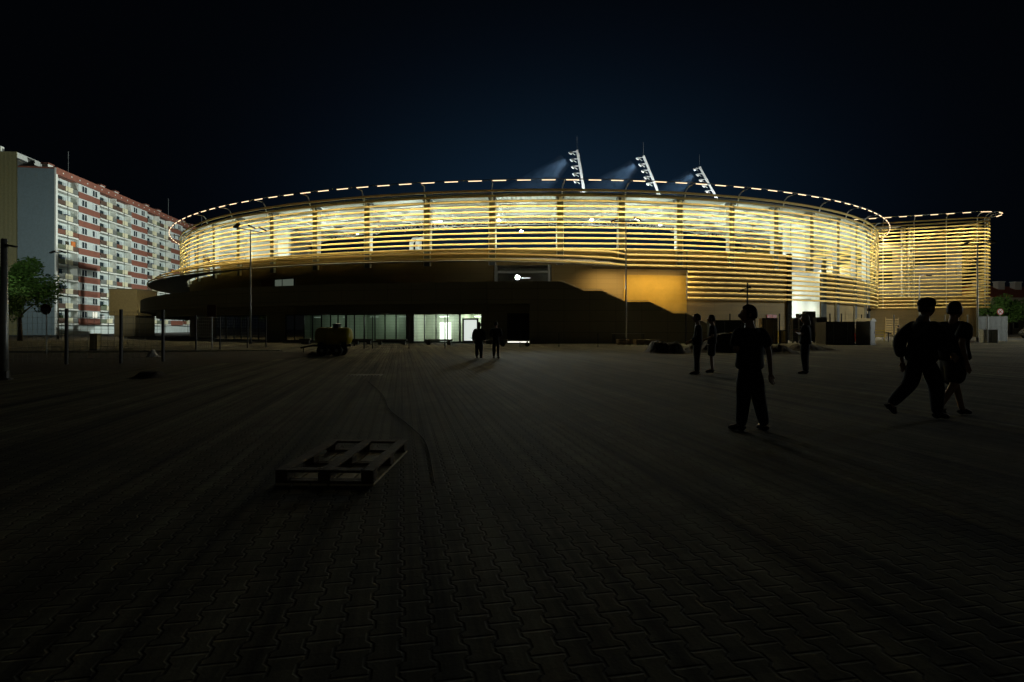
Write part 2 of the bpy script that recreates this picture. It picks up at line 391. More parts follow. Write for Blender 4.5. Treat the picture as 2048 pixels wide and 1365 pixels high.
for n in NB:
    t = BAY * n
    m = MB().bar(P(t, -.8, 14.75), P(t, -19.8, 16.0), .22, .45)
    for j in range(5):
        o0 = -2 - 3.6 * j
        m.bar(P(t, o0, 14.75 + .066 * -o0 - .2), P(t, o0 - 1.8, 13.9 + .066 * -o0), .09, .09)
        m.bar(P(t, o0 - 1.8, 13.9 + .066 * -o0), P(t, o0 - 3.6, 14.75 + .066 * -(o0 - 3.6) - .2), .09, .09)
    m.bar(P(t, -3.8, 14.15), P(t, -18.2, 15.1), .12, .12)
    m.build('roof_truss', WHITE, stad)
for n in range(-15, 16):
    t0, t1, tm = BAY * n, BAY * (n + 1), BAY * (n + .5)
    m = MB().bar(P(t0, -19.4, 15.5), P(t1, -19.4, 15.5), .12, .12); m.bar(P(t0, -19.4, 16.1), P(t1, -19.4, 16.1), .1, .1)
    for j in range(4):
        a = t0 + (t1 - t0) * j / 4; b = t0 + (t1 - t0) * (j + .5) / 4; c = t0 + (t1 - t0) * (j + 1) / 4
        m.bar(P(a, -19.4, 16.1), P(b, -19.4, 15.5), .07, .07); m.bar(P(b, -19.4, 15.5), P(c, -19.4, 16.1), .07, .07)
    m.build('edge_truss', WHITE, stad)
    MB().bar(P(t0, -1.5, 14.9), P(t1, -9, 15.3), .06, .06).bar(P(t1, -1.5, 14.9), P(t0, -9, 15.3), .06, .06).build('wind_brace', WHITE, stad)

# lower wall with gate opening, and inner white wall behind
def wall(ta, tb, o, z0, z1, th, name, m_, n=40, dz=0.0):
    tt = rng(ta, tb, n); zt = [z1 + dz * i / (n - 1) for i in range(n)]; m = MB()
    a = [P(t, o, z0) for t in tt]; b = [P(t, o, z) for t, z in zip(tt, zt)]; c = [P(t, o - th, z) for t, z in zip(tt, zt)]; d = [P(t, o - th, z0) for t in tt]
    m.strip(a, b); m.strip(b, c); m.strip(c, d); m.quad(a[0], b[0], c[0], d[0]); m.quad(a[-1], b[-1], c[-1], d[-1])
    return m.build(name, m_, stad)
TGL, TGR = t_px(988, -1.3), t_px(1102, -1.3)
wall(TL, R(-43), -1.3, 0, 8.5, .3, 'outer_wall', WALLM)
wall(R(-43), TGL, -1.3, 0, 9.75, .3, 'outer_wall', WALLM)
wall(TGL, TGR, -1.3, 0, 5.0, .3, 'outer_wall', WALLM, 8); wall(TGL, TGR, -1.3, 8.0, 9.75, .3, 'outer_wall', WALLM, 8)
t1245 = t_px(1245, -1.3); t1372 = t_px(1372, -1.3)
wall(TGR, t1575, -1.3, 0, 9.75, .3, 'outer_wall', WALLM)
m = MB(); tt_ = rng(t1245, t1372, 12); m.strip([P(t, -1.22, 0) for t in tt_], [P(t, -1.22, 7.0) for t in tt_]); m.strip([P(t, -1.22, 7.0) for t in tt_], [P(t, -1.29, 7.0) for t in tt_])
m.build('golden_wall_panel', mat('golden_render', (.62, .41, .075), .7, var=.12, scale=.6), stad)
for ta_, tb_, pw in ((t1245, t1372, 150), ((TGR + t1245) / 2, t1245, 75)):
    t = (ta_ + tb_) / 2; q = P(t, .9, 7.38); w_ = P(t, -1.3, 3.2); o = light('AREA', q, pw, (1, .70, .28), w_, shape='RECTANGLE', size=(P(tb_) - P(ta_)).length * .9, size_y=.1, spread=R(140))
    d = (w_ - q).normalized(); tx = (P(t + .01) - P(t - .01)).normalized(); o.rotation_euler = Matrix((tx, (-d).cross(tx), -d)).transposed().to_euler()
    MB().bar(P(ta_, .9, 7.45), P(tb_, .9, 7.45), .1, .08).build('downlight', DARKST, stad)
wall(t1643, TR, -1.3, 0, 8.0, .3, 'outer_wall', WALLM)
wall(R(41), R(82), -9.0, 0, 15.3, .3, 'inner_wall', INNERW)
wall(R(-74), R(-40), -9.0, 0, 15.3, .3, 'inner_wall', INNERW)
# terrace kiosk recess behind the parapet floodlight
m = MB(); a, b = P(TGL, -4.5), P(TGR, -4.5); m.quad(a + Vector((0, 0, 4.5)), b + Vector((0, 0, 4.5)), b + Vector((0, 0, 8.2)), a + Vector((0, 0, 8.2)))
for t in (TGL, TGR): m.quad(P(t, -1.4, 4.5), P(t, -4.5, 4.5), P(t, -4.5, 8.2), P(t, -1.4, 8.2))
m.quad(P(TGL, -1.4, 8.05), P(TGR, -1.4, 8.05), P(TGR, -4.5, 8.05), P(TGL, -4.5, 8.05)); m.build('kiosk_recess', SEATM, stad)
m = MB(); A, B = P(TGL + .004, -1.0), P(TGR - .004, -1.0)
m.bar(A + Vector((0, 0, 5)), A + Vector((0, 0, 8)), .25, .25); m.bar(B + Vector((0, 0, 5)), B + Vector((0, 0, 8)), .25, .25)
m.bar(A + Vector((0, 0, 7.25)), B + Vector((0, 0, 7.25)), .3, .22); m.bar(A + Vector((0, 0, 6.1)), B + Vector((0, 0, 6.1)), .3, .08); m.build('kiosk_frame', WHITE, stad)
# gate hall: staircase and tall bright opening
tm = (t1575 + t1643) / 2
m = MB()
for i in range(14):
    a = t1575 + (t1643 - t1575) * (.1 + .06 * i)
    m.bar(P(a, -4.2 - .05 * i, 1.2 + .26 * i), P(a, -5.5, 1.2 + .26 * i), .32, .1)
m.bar(P(t1575, -4.1, 1.8), P(t1643, -4.8, 5.4), .1, .1); m.bar(P(t1575, -4.1, 2.6), P(t1643, -4.8, 6.2), .06, .06)
m.build('gate_stair', WHITE, stad)
for z in (5.1, 8.4, 11.4):
    MB().bar(P(t1575, -5.6, z), P(t1643 + R(8), -5.6, z), .2, .16).build('gate_beam', GREYST, stad)
MB().bar(P(t1575, -1.1, 0), P(t1575, -1.1, 10), .3, .5).build('gate_jamb', DARKST, stad)
MB().bar(P(t1643, -1.1, 0), P(t1643, -1.1, 10), .3, .5).build('gate_jamb', GREYST, stad)
wall(R(33.5), R(49), -6.0, 0, 9.6, .2, 'gate_back_wall', INNERW, 14)
for td, z in ((36.5, 2.6), (37.5, 5.5), (43, 3.6)): light('POINT', P(R(td), -3.2, z), 260, (.88, 1, .96), shadow_soft_size=.3)
# red plate on the wall by the gate
tp = t_px(1543, -1.25); Mx = Matrix.Translation(P(tp, -1.25)) @ Matrix.Rotation(tp, 4, 'Z')
RED = mat('red_enamel', (.55, .03, .02), .4)
m = MB().box(-.75, .75, -.06, 0, 2.45, 2.95, Mx); sg = m.build('wall_sign', RED, stad)
m = MB()
for i in range(3): m.box(-.22 + i * .17, -.1 + i * .17, -.075, -.06, 2.55, 2.85, Mx)
m.build('sign_mark', mat('pale_red', (.7, .2, .15), .5), sg)
# floodlight clusters and hanging lamps
for px, ys, o in ((1579, (514, 525, 535, 546, 554), -6.0), (1699, (508, 515, 523), -6.5), (1762, (520,), -4)):
    t = t_px(px, o); p0 = P(t, o)
    for y in ys:
        c = Vector((p0.x, p0.y, zpx(y, p0.y)))
        m = MB().sphere(c, .17, 8, 6); m.build('floodlight', LAMPE, stad, smooth=True)
    MB().tube([Vector((p0.x + .25, p0.y + .2, zpx(ys[-1] + 6, p0.y))), Vector((p0.x + .25, p0.y + .2, 15))], .07, 6).build('floodlight_pole', GALV, stad)
for px, y, o in ((715, 467, -17), (616, 487, -17), (598, 491, -15), (568, 503, -12), (515, 510, -8), (1042, 463, -17), (997, 441, -18), (1183, 440, -18), (1320, 450, -17), (880, 443, -18)):
    t = t_px(px, o); p0 = P(t, o); z = zpx(y, p0.y); h = MB()
    h.sphere((p0.x, p0.y, z), .2, 8, 6, (1, 1, .7)); lm = h.build('hanging_lamp', LAMPE, stad, smooth=True)
    MB().tube([(p0.x, p0.y, z + .1), (p0.x, p0.y, 15.6)], .02, 5).build('lamp_rod', GALV, lm)
# ventilation drums inside
for px in (822, 834): 
    t = t_px(px, -14); p0 = P(t, -14); MB().tube([Vector((p0.x, p0.y, 9)), Vector((p0.x, p0.y, 12.6)), Vector((p0.x + .3, p0.y, 13.1)), Vector((p0.x + .8, p0.y, 13.2)), Vector((p0.x + 1.1, p0.y, 12.8)), Vector((p0.x + 1.1, p0.y, 9))], .28, 10).build('vent_pipe', WHITE, stad, smooth=True)
# back of the upper seating bowl
tt = rng(R(-44), R(40), 60); m = MB(); m.strip([P(t, -2.2, 9.7) for t in tt], [P(t, -17, 4) for t in tt]); m.build('seating', SEATM, stad)
# dim lit window in the terrace wall
tw = t_px(570, -1.2); Mx = Matrix.Translation(P(tw, -1.25)) @ Matrix.Rotation(tw, 4, 'Z')
w = MB(); [w.box(a, b, -.05, .04, c, d, Mx) for a, b, c, d in ((-2.0, 1.6, 7.15, 7.3), (-2.0, -1.85, 5.2, 7.15), (1.45, 1.6, 5.2, 7.15), (-.6, -.5, 5.2, 7.15))]
wo = w.build('terrace_window', DARKST, stad); MB().box(-1.85, 1.45, -.015, -.005, 5.2, 7.15, Mx).build('pane', mat('lit_blind', (.3, .32, .28), emit=(.75, .9, .7), es=.09), wo)
MB().box(-4.4, -2.3, -.06, .0, 5.2, 7.2, Mx).build('terrace_banner', mat('dull_red_banner', (.25, .06, .04), .7), stad)

# ------------------------------------------------------------------ entrance building under the stand
ent = thing('entrance_building', 'dark curved entrance building with terrace parapet, glazed shopfronts and outside stair', 'building')
def pz(t): d = math.degrees(t); return 5.75 if d > -30 else 5.75 - .45 * min(1, (-30 - d) / 30)
TS = rng(R(-90), R(-7.5), 70)
def plan(o): # parapet plan: curve plus straight run to the stair
    c = [P(t, 5.2 - o) for t in TS]; e = c[-1]
    return c + [Vector((-2.2, 52.75 + o, 0)), Vector((0, 52.62 + o, 0)), Vector((4.58, 52.6 + o, 0))]
ZP = [pz(t) for t in TS] + [5.75] * 3
def band(oa, ob, z0, z1, name, m_, par=ent):
    A, B = plan(oa), plan(ob); z1 = z1 if isinstance(z1, list) else [z1] * len(A)
    a = [p + Vector((0, 0, z0)) for p in A]; b = [p + Vector((0, 0, z)) for p, z in zip(A, z1)]
    c = [p + Vector((0, 0, z)) for p, z in zip(B, z1)]; d = [p + Vector((0, 0, z0)) for p in B]
    m = MB(); m.strip(a, b); m.strip(b, c); m.strip(c, d); m.strip(d, a); m.quad(a[-1], b[-1], c[-1], d[-1]); m.quad(a[0], b[0], c[0], d[0])
    return m.build(name, m_, par)
band(0, .3, 3.72, ZP, 'parapet', DARKW)
band(-.05, .36, 5.76, [z + .05 for z in ZP], 'coping', mat('coping_metal', (.09, .085, .075), .4, .4), ent) if False else None
band(.31, 7, 3.9, 4.3, 'terrace_slab', SEATM)
band(2.0, 2.3, 2.86, 3.89, 'lintel', DARKW)
# glazing line
GC = plan(2.12)
def gl(px):
    q = (px - 1024) / F
    for a, b in zip(GC[:-1], GC[1:]):
        va, vb = a.x - q * a.y, b.x - q * b.y
        if (va < 0) != (vb < 0): return a.lerp(b, va / (va - vb)), Vector((-(b - a).y, (b - a).x, 0)).normalized()
    return GC[-1], Vector((0, 1, 0))
TILE = tilemat('white_wall_tiles', (.62, .66, .55), (.40, .43, .36), .6, .3, .5)
GREENR = tilemat('pale_green_tiles', (.45, .53, .42), (.33, .40, .30), .6, .3, .6)
FRAME = mat('window_frame_metal', (.03, .032, .03), .4, .4)
U = Vector((0, 0, 1)); ZG = 2.85
def shopfront(pxs, power, mtile, depth=3.7, col=(.95, 1, .82), door=None):
    a, n = gl(pxs[0]); b, n2 = gl(pxs[-1]); n = ((n + n2) / 2).normalized()
    A, B = a + n * .12, b + n * .12; C, D = b + n * depth, a + n * depth
    m = MB(); m.quad(A, B, C, D); m.quad(A + U * ZG, B + U * ZG, C + U * ZG, D + U * ZG); m.quad(D, C, C + U * ZG, D + U * ZG)
    m.quad(A, D, D + U * ZG, A + U * ZG); m.quad(B, C, C + U * ZG, B + U * ZG); rm = m.build('room', mtile, ent)
    fr = MB(); pp = [gl(x)[0] for x in pxs]
    for p in pp: fr.bar(p + U * .02, p + U * ZG, .09, .1, n)
    for p, q in zip(pp[:-1], pp[1:]): fr.bar(p + U * (ZG - .05), q + U * (ZG - .05), .09, .1); fr.bar(p + U * .06, q + U * .06, .09, .12)
    fo = fr.build('shopfront_window', FRAME, ent)
    g = MB(); pp2 = [p + n * .01 for p in pp]
    g.strip([p + U * .1 for p in pp2], [p + U * (ZG - .1) for p in pp2]); g.build('pane', GLASS, fo)
    c = (A + B + C + D) / 4
    if power: light('POINT', c + U * 2.3, power, col, shadow_soft_size=.4)
    e = (B - A).normalized()
    k = max(1, int((B - A).length // 2.6))
    for i in range(k):
        q = A.lerp(B, (i + .5) / k) + n * 2.6
        MB().bar(q - e * .45 + U * 2.6, q + e * .45 + U * 2.6, .14, .06).build('ceiling_lamp', TUBEE if power > 60 else mat('dim_lamp', (.8, .8, .8), emit=(.8, 1, .85), es=.25), ent)
    return A, B, n
shopfront([572, 589, 608, 625, 643, 661, 676, 691], 15, GREENR, 3.7, (.9, 1, .86))
shopfront([693, 709, 729, 750, 770, 792, 813], 36, GREENR, 3.7, (.93, 1, .86))
A, B, n = shopfront([827, 849, 872, 895, 919], 110, TILE, 3.7, (.95, 1, .9))
p0, p1 = A.lerp(B, .34) + n * 3.5, A.lerp(B, .60) + n * 3.5
MB().quad(p0, p1, p1 + U * 2.0, p0 + U * 2.0).build('lit_doorway', mat('lit_room_beyond', (1, 1, 1), emit=(1, 1, .9), es=1.3), ent)
A, B, n = shopfront([921, 963], 90, TILE, 3.7)
# entrance door
d0, d1 = gl(925)[0], gl(957)[0]; e = (d1 - d0).normalized(); W_ = (d1 - d0).length
m = MB()
for x in (0.08, W_ - .08): m.bar(d0 + e * x - n * .03, d0 + e * x - n * .03 + U * 2.25, .16, .1, n)
m.bar(d0 - n * .03 + U * 2.3, d1 - n * .03 + U * 2.3, .1, .16); m.bar(d0 - n * .03 + U * .12, d1 - n * .03 + U * .12, .1, .16)
dr = m.build('entrance_door', mat('brown_door_frame', (.06, .045, .03), .5), ent)
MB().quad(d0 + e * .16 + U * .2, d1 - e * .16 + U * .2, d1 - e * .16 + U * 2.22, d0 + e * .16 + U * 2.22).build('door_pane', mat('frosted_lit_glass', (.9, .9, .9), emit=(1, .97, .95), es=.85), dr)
MB().bar(d0.lerp(d1, .82) - n * .09 + U * .9, d0.lerp(d1, .82) - n * .09 + U * 1.4, .03, .03).build('door_handle', GALV, dr)
# unlit lobby with teal reflections
LOB = mat('lobby_wall', (.12, .2, .19), .5)
shopfront([395, 412, 432, 450], 0, LOB)
shopfront([452, 468, 482, 500, 517, 532], 4.5, LOB, 3.7, (.7, 1, .95))
MB().bar(gl(478)[0] + gl(478)[1] * 3 + U * 1.5, gl(515)[0] + gl(515)[1] * 3 + U * 1.5, .3, .1).build('counter_lamp', mat('counter_glow', (1, 1, 1), emit=(.8, 1, .9), es=.35), ent)
for px in (478, 490):
    p, n_ = gl(px); MB().sphere(p + n_ * 2 + U * 2.45, .07, 8, 6).build('spot_lamp', TUBEE, ent)
# piers between shopfronts and right hand wall
for x0, x1 in ((300, 394), (533, 571), (813.5, 826.5), (963.5, 1014), (1073, 1100)):
    a, n_ = gl(x0); b, _ = gl(x1); MB().add([a, b, b + n_ * .35, a + n_ * .35, a + U * 2.86, b + U * 2.86, b + n_ * .35 + U * 2.86, a + n_ * .35 + U * 2.86],
        [(0, 1, 5, 4), (1, 2, 6, 5), (2, 3, 7, 6), (3, 0, 4, 7), (4, 5, 6, 7)]).build('pier', DARKW, ent)
a, n_ = gl(1014.5); b, _ = gl(1072.5)
m = MB().add([a + U * .17, b + U * .17, b + n_ * .1 + U * .17, a + n_ * .1 + U * .17, a + U * 2.85, b + U * 2.85, b + n_ * .1 + U * 2.85, a + n_ * .1 + U * 2.85], [(0, 1, 5, 4), (3, 2, 1, 0), (2, 3, 7, 6)])
sh = m.build('roller_shutter', wavemat('shutter_slats', (.06, .06, .055), 6, 'Z', .02), ent)
MB().bar(a + n_ * .25 + U * .09, b + n_ * .25 + U * .09, .05, .12).build('lit_gap', mat('gap_light', (1, 1, 1), emit=(1, .97, .85), es=1.5), sh)
# outside stair with stepped parapet
prof = [(4.58, 5.75), (6.66, 4.89), (8.27, 4.89), (10.5, 3.86), (12.66, 3.86), (14.9, 2.80), (16.1, 2.80), (18.2, 1.75), (19.2, 1.75)]
poly = [(1.6, 0), (19.2, 0)] + prof[::-1] + [(4.57, 5.75), (4.57, 3.72), (1.6, 3.72)]
MB().prism(poly, -52.84, -52.6, Matrix.Rotation(R(90), 4, 'X')).build('stair_parapet', DARKW, ent)
MB().prism([(4.6, 0)] + [(19.2, 0)] + prof[::-1], -56.4, -56.2, Matrix.Rotation(R(90), 4, 'X')).build('stair_parapet', DARKW, ent)
m = MB(); x = 4.6; z = 4.6
for i in range(30): m.box(x + .46 * i, x + .46 * (i + 1), 52.86, 56.19, 0, z - .152 * i)
m.build('stair_flight', SEATM, ent)
hr_ = [Vector((x, 53.05, z + .12)) for x, z in prof]; MB().tube(hr_, .025, 6).build('handrail', GALV, ent)
# floodlight on the terrace, with its tube lamp
fl = thing('floodlight', 'dazzling white work floodlight standing on the dark terrace parapet', 'floodlight', FL)
MB().lathe([(.16, .0), (.2, .05), (.2, .12), (.12, .2)], 14, Matrix.Rotation(R(84), 4, 'X') @ Matrix.Translation((0, 0, -.05))).build('housing', DARKST, fl)
MB().lathe([(.19, 0), (.19, .01)], 16, Matrix.Rotation(R(84), 4, 'X') @ Matrix.Translation((0, 0, .12))).build('lens', LAMPB, fl)
MB().bar((0, .1, -.15), (0, .1, -1.9), .05, .05).build('stand', GALV, fl)
tb = MB().tube([(.35 + FL.x, FL.y + .12, FL.z - .02), (1.75, FL.y + .12, FL.z - .02)], .03, 8).build('tube_lamp', mat('tube_glow', (1, 1, 1), emit=(.85, .95, 1), es=.9))
tag(tb, 'slim white fluorescent tube beside the dazzling floodlight', 'lamp')

# ------------------------------------------------------------------ right wing
wing = thing('stadium_wing', 'separate tall stadium wing with straight golden louvres and rounded corner', 'stadium')
E0 = Vector((70.5, 87.15, 0)); ud = Vector((-.925, .38, 0)).normalized(); wn_ = Vector((-ud.y, ud.x, 0)); wn_ = -wn_ if wn_.y > 0 else wn_
def wp(s, o=0.0, z=0.0):     # s<0 goes round the corner
    rc = 3.0
    if s >= 0: p = E0 + ud * s + wn_ * o
    else:
        c = E0 - wn_ * rc; ang = -s / rc; mx = R(105)
        a = min(ang, mx); d = Matrix.Rotation(a, 3, 'Z') @ wn_
        p = c + d * (rc + o)
        if ang > mx: p = p + (Matrix.Rotation(R(90), 3, 'Z') @ d) * ((ang - mx) * rc)
    return Vector((p.x, p.y, z))
SV = [-24, -14, -10] + rng(-7, 0, 26) + rng(0.6, 32, 16)
for kk in range(26):
    MB().slat([wp(s, 0, 18.25 - DZ * kk) for s in SV[::-1]]).build('louvre', GOLD, wing)
MB().tube([wp(s, 1.5, 18.95) for s in SV], .055, 6).build('crown_ring', WHITE, wing, smooth=True)
cs = [-5.2, -3.6, -2.2, -.8, 3.2, 7.4, 11.6, 15.8, 20]
for s in cs:
    MB().tube([wp(s, -.25, 4.5), wp(s, -.25, 18.4)], .06, 6).build('louvre_post', WHITE, wing)
    a, b, c, d = wp(s, -.25, 17.6), wp(s, -.1, 18.5), wp(s, .3, 18.85), wp(s, 1.45, 18.95)
    MB().tube([a, b, c, d], .06, 6).build('crown_bracket', WHITE, wing)
for s in rng(-5.5, 21, 14):
    MB().bar(wp(s, 1.5, 18.86), wp(s + 1.0, 1.5, 18.86), .08, .06).build('light_strip', LED, wing)
for s in (-3, 1, 6.5, 12, 17.5):
    p, q = wp(s, 1.45, 18.6), wp(s, -.5, 6); o = light('AREA', p, 185, WARM, q, shape='RECTANGLE', size=4.5, size_y=.12, spread=R(80))
    d = (q - p).normalized(); tx = (wp(s + .1, 0) - wp(s - .1, 0)).normalized(); o.rotation_euler = Matrix((tx, (-d).cross(tx), -d)).transposed().to_euler()
m = MB(); SW = [s for s in SV if s >= -20]
m.strip([wp(s, -1.4, 0) for s in SW], [wp(s, -1.4, 6.3) for s in SW]); m.strip([wp(s, -1.4, 6.3) for s in SW], [wp(s, -2, 6.3) for s in SW]); m.build('outer_wall', WALLM, wing)
m = MB(); m.strip([wp(s, -4.5, 0) for s in SV if s > -1.5], [wp(s, -4.5, 15.6) for s in SV if s > -1.5]); m.build('back_wall', mat('wing_render', (.30, .29, .24), .8, var=.25, scale=.35), wing)
m = MB(); m.strip([wp(s, -.9, 17.9) for s in rng(8.5, 32, 10)], [wp(s, -14, 18.8) for s in rng(8.5, 32, 10)]); m.build('roof', ROOFM, wing)
for s in (7.6, 8.6): MB().bar(wp(s, -1.5, 6.3), wp(s, -1.5, 17.6), .4, .5).build('column', WHITE, wing)
m = MB()
for a, b, z0, z1 in ((9.5, 14.5, 12.3, 14.2), (2.0, 6.6, 11.2, 13.0), (9.5, 13, 9.0, 10.6)):
    m.quad(wp(a, -4.38, z0), wp(b, -4.38, z0), wp(b, -4.38, z1), wp(a, -4.38, z1))
for i, (a, b, z0, z1) in enumerate(((9.5, 14.5, 12.3, 14.2), (2.0, 6.6, 11.4, 13.2), (9.5, 13, 9.0, 10.8), (14.8, 17.5, 12, 14))):
    MB().quad(wp(a, -4.38, z0), wp(b, -4.38, z0), wp(b, -4.38, z1), wp(a, -4.38, z1)).build('dark_opening', mat('dark_glass', (.02, .03, .03), .1), wing)
m = MB()
for i in range(9): m.bar(wp(8.5 + .45 * i, -3.6, 6.4 + .2 * i), wp(8.5 + .45 * i, -4.3, 6.4 + .2 * i), .4, .08)
m.bar(wp(8.3, -3.6, 7.2), wp(12.6, -3.6, 9.1), .08, .08); m.build('inner_stair', GREYST, wing)
for s, pw in ((17.5, 420), (12.5, 150), (5, 60), (-1.5, 70)): light('POINT', wp(s, -2.6, 11.5), pw, (.92, 1, .92), shadow_soft_size=.4)
for z in (13.5, 12.2, 10.6, 9.4, 8.2): MB().sphere(wp(18.2, -1.8, z), .16, 8, 6).build('floodlight', LAMPE, wing, smooth=True)

# ------------------------------------------------------------------ floodlight masts
BEAM = bpy.data.materials.new('lit_mist'); BEAM.use_nodes = True; t_ = BEAM.node_tree; t_.nodes.clear()
o_ = t_.nodes.new('ShaderNodeOutputMaterial'); vs_ = t_.nodes.new('ShaderNodeVolumeScatter')
vs_.inputs['Density'].default_value = .012; vs_.inputs['Color'].default_value = (.75, .87, 1, 1); vs_.inputs['Anisotropy'].default_value = .1
t_.links.new(vs_.outputs[0], o_.inputs['Volume'])
masts = [((1167, 378), (1154, 300), 80, 'floodlight mast nearest the middle of the louvred stand, leaning least'),
         ((1316, 384), (1287, 312), 85, 'middle one of three leaning floodlight masts above the stand roof'),
         ((1431, 392), (1399, 334), 92, 'rightmost leaning floodlight mast, standing lowest above the stand roof')]
for (bx, by), (tx_, ty), d, lab in masts:
    top = at(tx_, d, zpx(ty, d)); mid = at(bx, d, zpx(by, d)); dv = (top - mid).normalized(); base = mid - dv * ((mid.z - 16.6) / dv.z)
    ms = thing('floodlight_mast', lab, 'floodlight mast', base, 0, 'leaning floodlight masts on the stand roof')
    T = top - base; Ml = mid - base; L_ = T.length
    m = MB(); m.bar((0, 0, 0), T, .27, .27); m.bar(Vector((.3, .5, 0)), T * .97 + Vector((.3, .5, 0)), .1, .1)
    m.build('pole', WHITE, ms)
    m = MB(); m.bar(Ml * .98, Ml + Vector((1.9, .6, -1.9)), .15, .15); m.bar(Ml * .98, Ml + Vector((-1.4, .8, -1.7)), .13, .13); m.build('brace', WHITE, ms)
    MB().tube([T, T + Vector((0, 0, 2.0))], .02, 5).build('lightning_rod', GALV, ms)
    for i in range(5):
        q = T - dv * (.25 + 1.02 * i); e = q + Vector((-.95, -.15, -.1))
        a = MB().bar(q, e, .1, .1); a.bar(q + Vector((-.3, 0, -.5)), e, .07, .07)
        ar = a.build('lamp_arm', WHITE, ms)
        Mx = Matrix.Translation(e + Vector((0, 0, -.1))) @ Matrix.Rotation(R(-140), 4, 'Y')
        MB().lathe([(.1, -.22), (.22, -.04), (.28, .12), (.27, .15)], 12, Mx).build('lamp_head', WHITE, ar)
        MB().lathe([(.24, .13), (.24, .145)], 12, Mx).build('lamp_lens', LAMPE, ar)
    c = base + T - dv * 1.2 + Vector((-1.75, -.1, -.2)); dn = Vector((-.76, .15, -.64)).normalized()
    light('SPOT', base + Vector((-6, -4, .8)), 5200, (.95, 1, 1), base + T * .75, spot_size=R(55), spot_blend=.5, shadow_soft_size=.3)  # added uplight without a fixture, whitens the mast
    light('SPOT', c - dn * 1.0, 7500, (.42, .70, 1), c + dn, spot_size=R(46), spot_blend=.8, shadow_soft_size=.25)
    ln = 11.0; rot = dn.to_track_quat('Z', 'Y').to_matrix().to_4x4()
    bmx = MB().lathe([(1.0, .1), (3.3, ln)], 20, Matrix.Translation(c - base) @ rot); bmo = bmx.build('light_beam', BEAM, ms)

# ------------------------------------------------------------------ block of flats
fl_ = thing('apartment_block', 'long ten storey apartment block with red bands and cream balconies', 'building', (-89, 111, 0), R(98.3))
RB = mat('red_brick_panel', (.22, .08, .05), .8, var=.15, scale=.8)
PW = mat('pale_render', (.52, .58, .55), .8, var=.1, scale=.5)
CREAM = mat('cream_panel', (.66, .62, .42), .7, var=.08)
SLABW = mat('slab_white', (.72, .73, .66), .7, var=.08)
GAB = wavemat('ribbed_blue_grey_cladding', (.18, .24, .26), 2.2, 'Y', .06, .6, .12)
OLV = wavemat('ribbed_olive_cladding', (.21, .19, .085), 1.4, 'Y', .08, .6, .15)
RAILS = [mat('rail_brown', (.10, .06, .04), .7), mat('rail_grey', (.16, .17, .15), .7), mat('rail_green', (.12, .14, .09), .7), mat('rail_rust', (.18, .07, .04), .7)]
WFR = mat('white_window_frame', (.75, .77, .75), .5); WGL = mat('night_window_glass', (.03, .045, .05), .08, var=.1)
CURT = mat('pale_curtain', (.42, .47, .47), .8)
LEN, FH, Z0, NF = 96, 2.93, 2.1, 10
ZR = Z0 + NF * FH
bays = [('b', .4, 7.2), ('w', 7.3, 15.1), ('bb', 15.1, 28.4), ('w', 28.4, 36.5), ('bb', 36.5, 49.7), ('w', 49.7, 57.9), ('bb', 57.9, 71.1), ('w', 71.1, 79.3), ('bb', 79.3, 92.5)]
m = MB().box(0, LEN, 1.3, 6.64, 0, ZR); m.box(9.01, LEN, 6.64, 12, 0, ZR); m.box(0, .4, 0, 1.3, 0, ZR)
m.build('wall', PW, fl_)
MB().box(-.12, LEN, -.16, 6.6, ZR + .02, ZR + 1.35).build('attic_band', RB, fl_)
MB().box(-.16, -.005, .15, 6.6, 0, ZR + 1.0).build('gable_cladding', GAB, fl_)
MB().box(-.18, .38, -.12, .13, 0, ZR + 1.2).build('corner_trim', SLABW, fl_)
m = MB().box(-.2, 9, 6.65, 24, 0, 35.3); m.build('stair_tower', wavemat('ribbed_pale_cladding', (.5, .52, .48), 1.4, 'X', .05), fl_)
MB().box(-.35, -.21, 6.62, 24, 0, 35.35).build('tower_cladding', OLV, fl_)
vent = None
for i in range(34):
    x = 2 + 2.7 * i
    if vent is None: vent = MB().box(-.14, .14, -.2, -.162, ZR + .55, ZR + .78).build('attic_vent', SLABW, fl_); vent.location = (x, 0, 0)
    else: v_ = vent.copy(); COL.objects.link(v_); v_.parent = fl_; v_.location = (x, 0, 0)
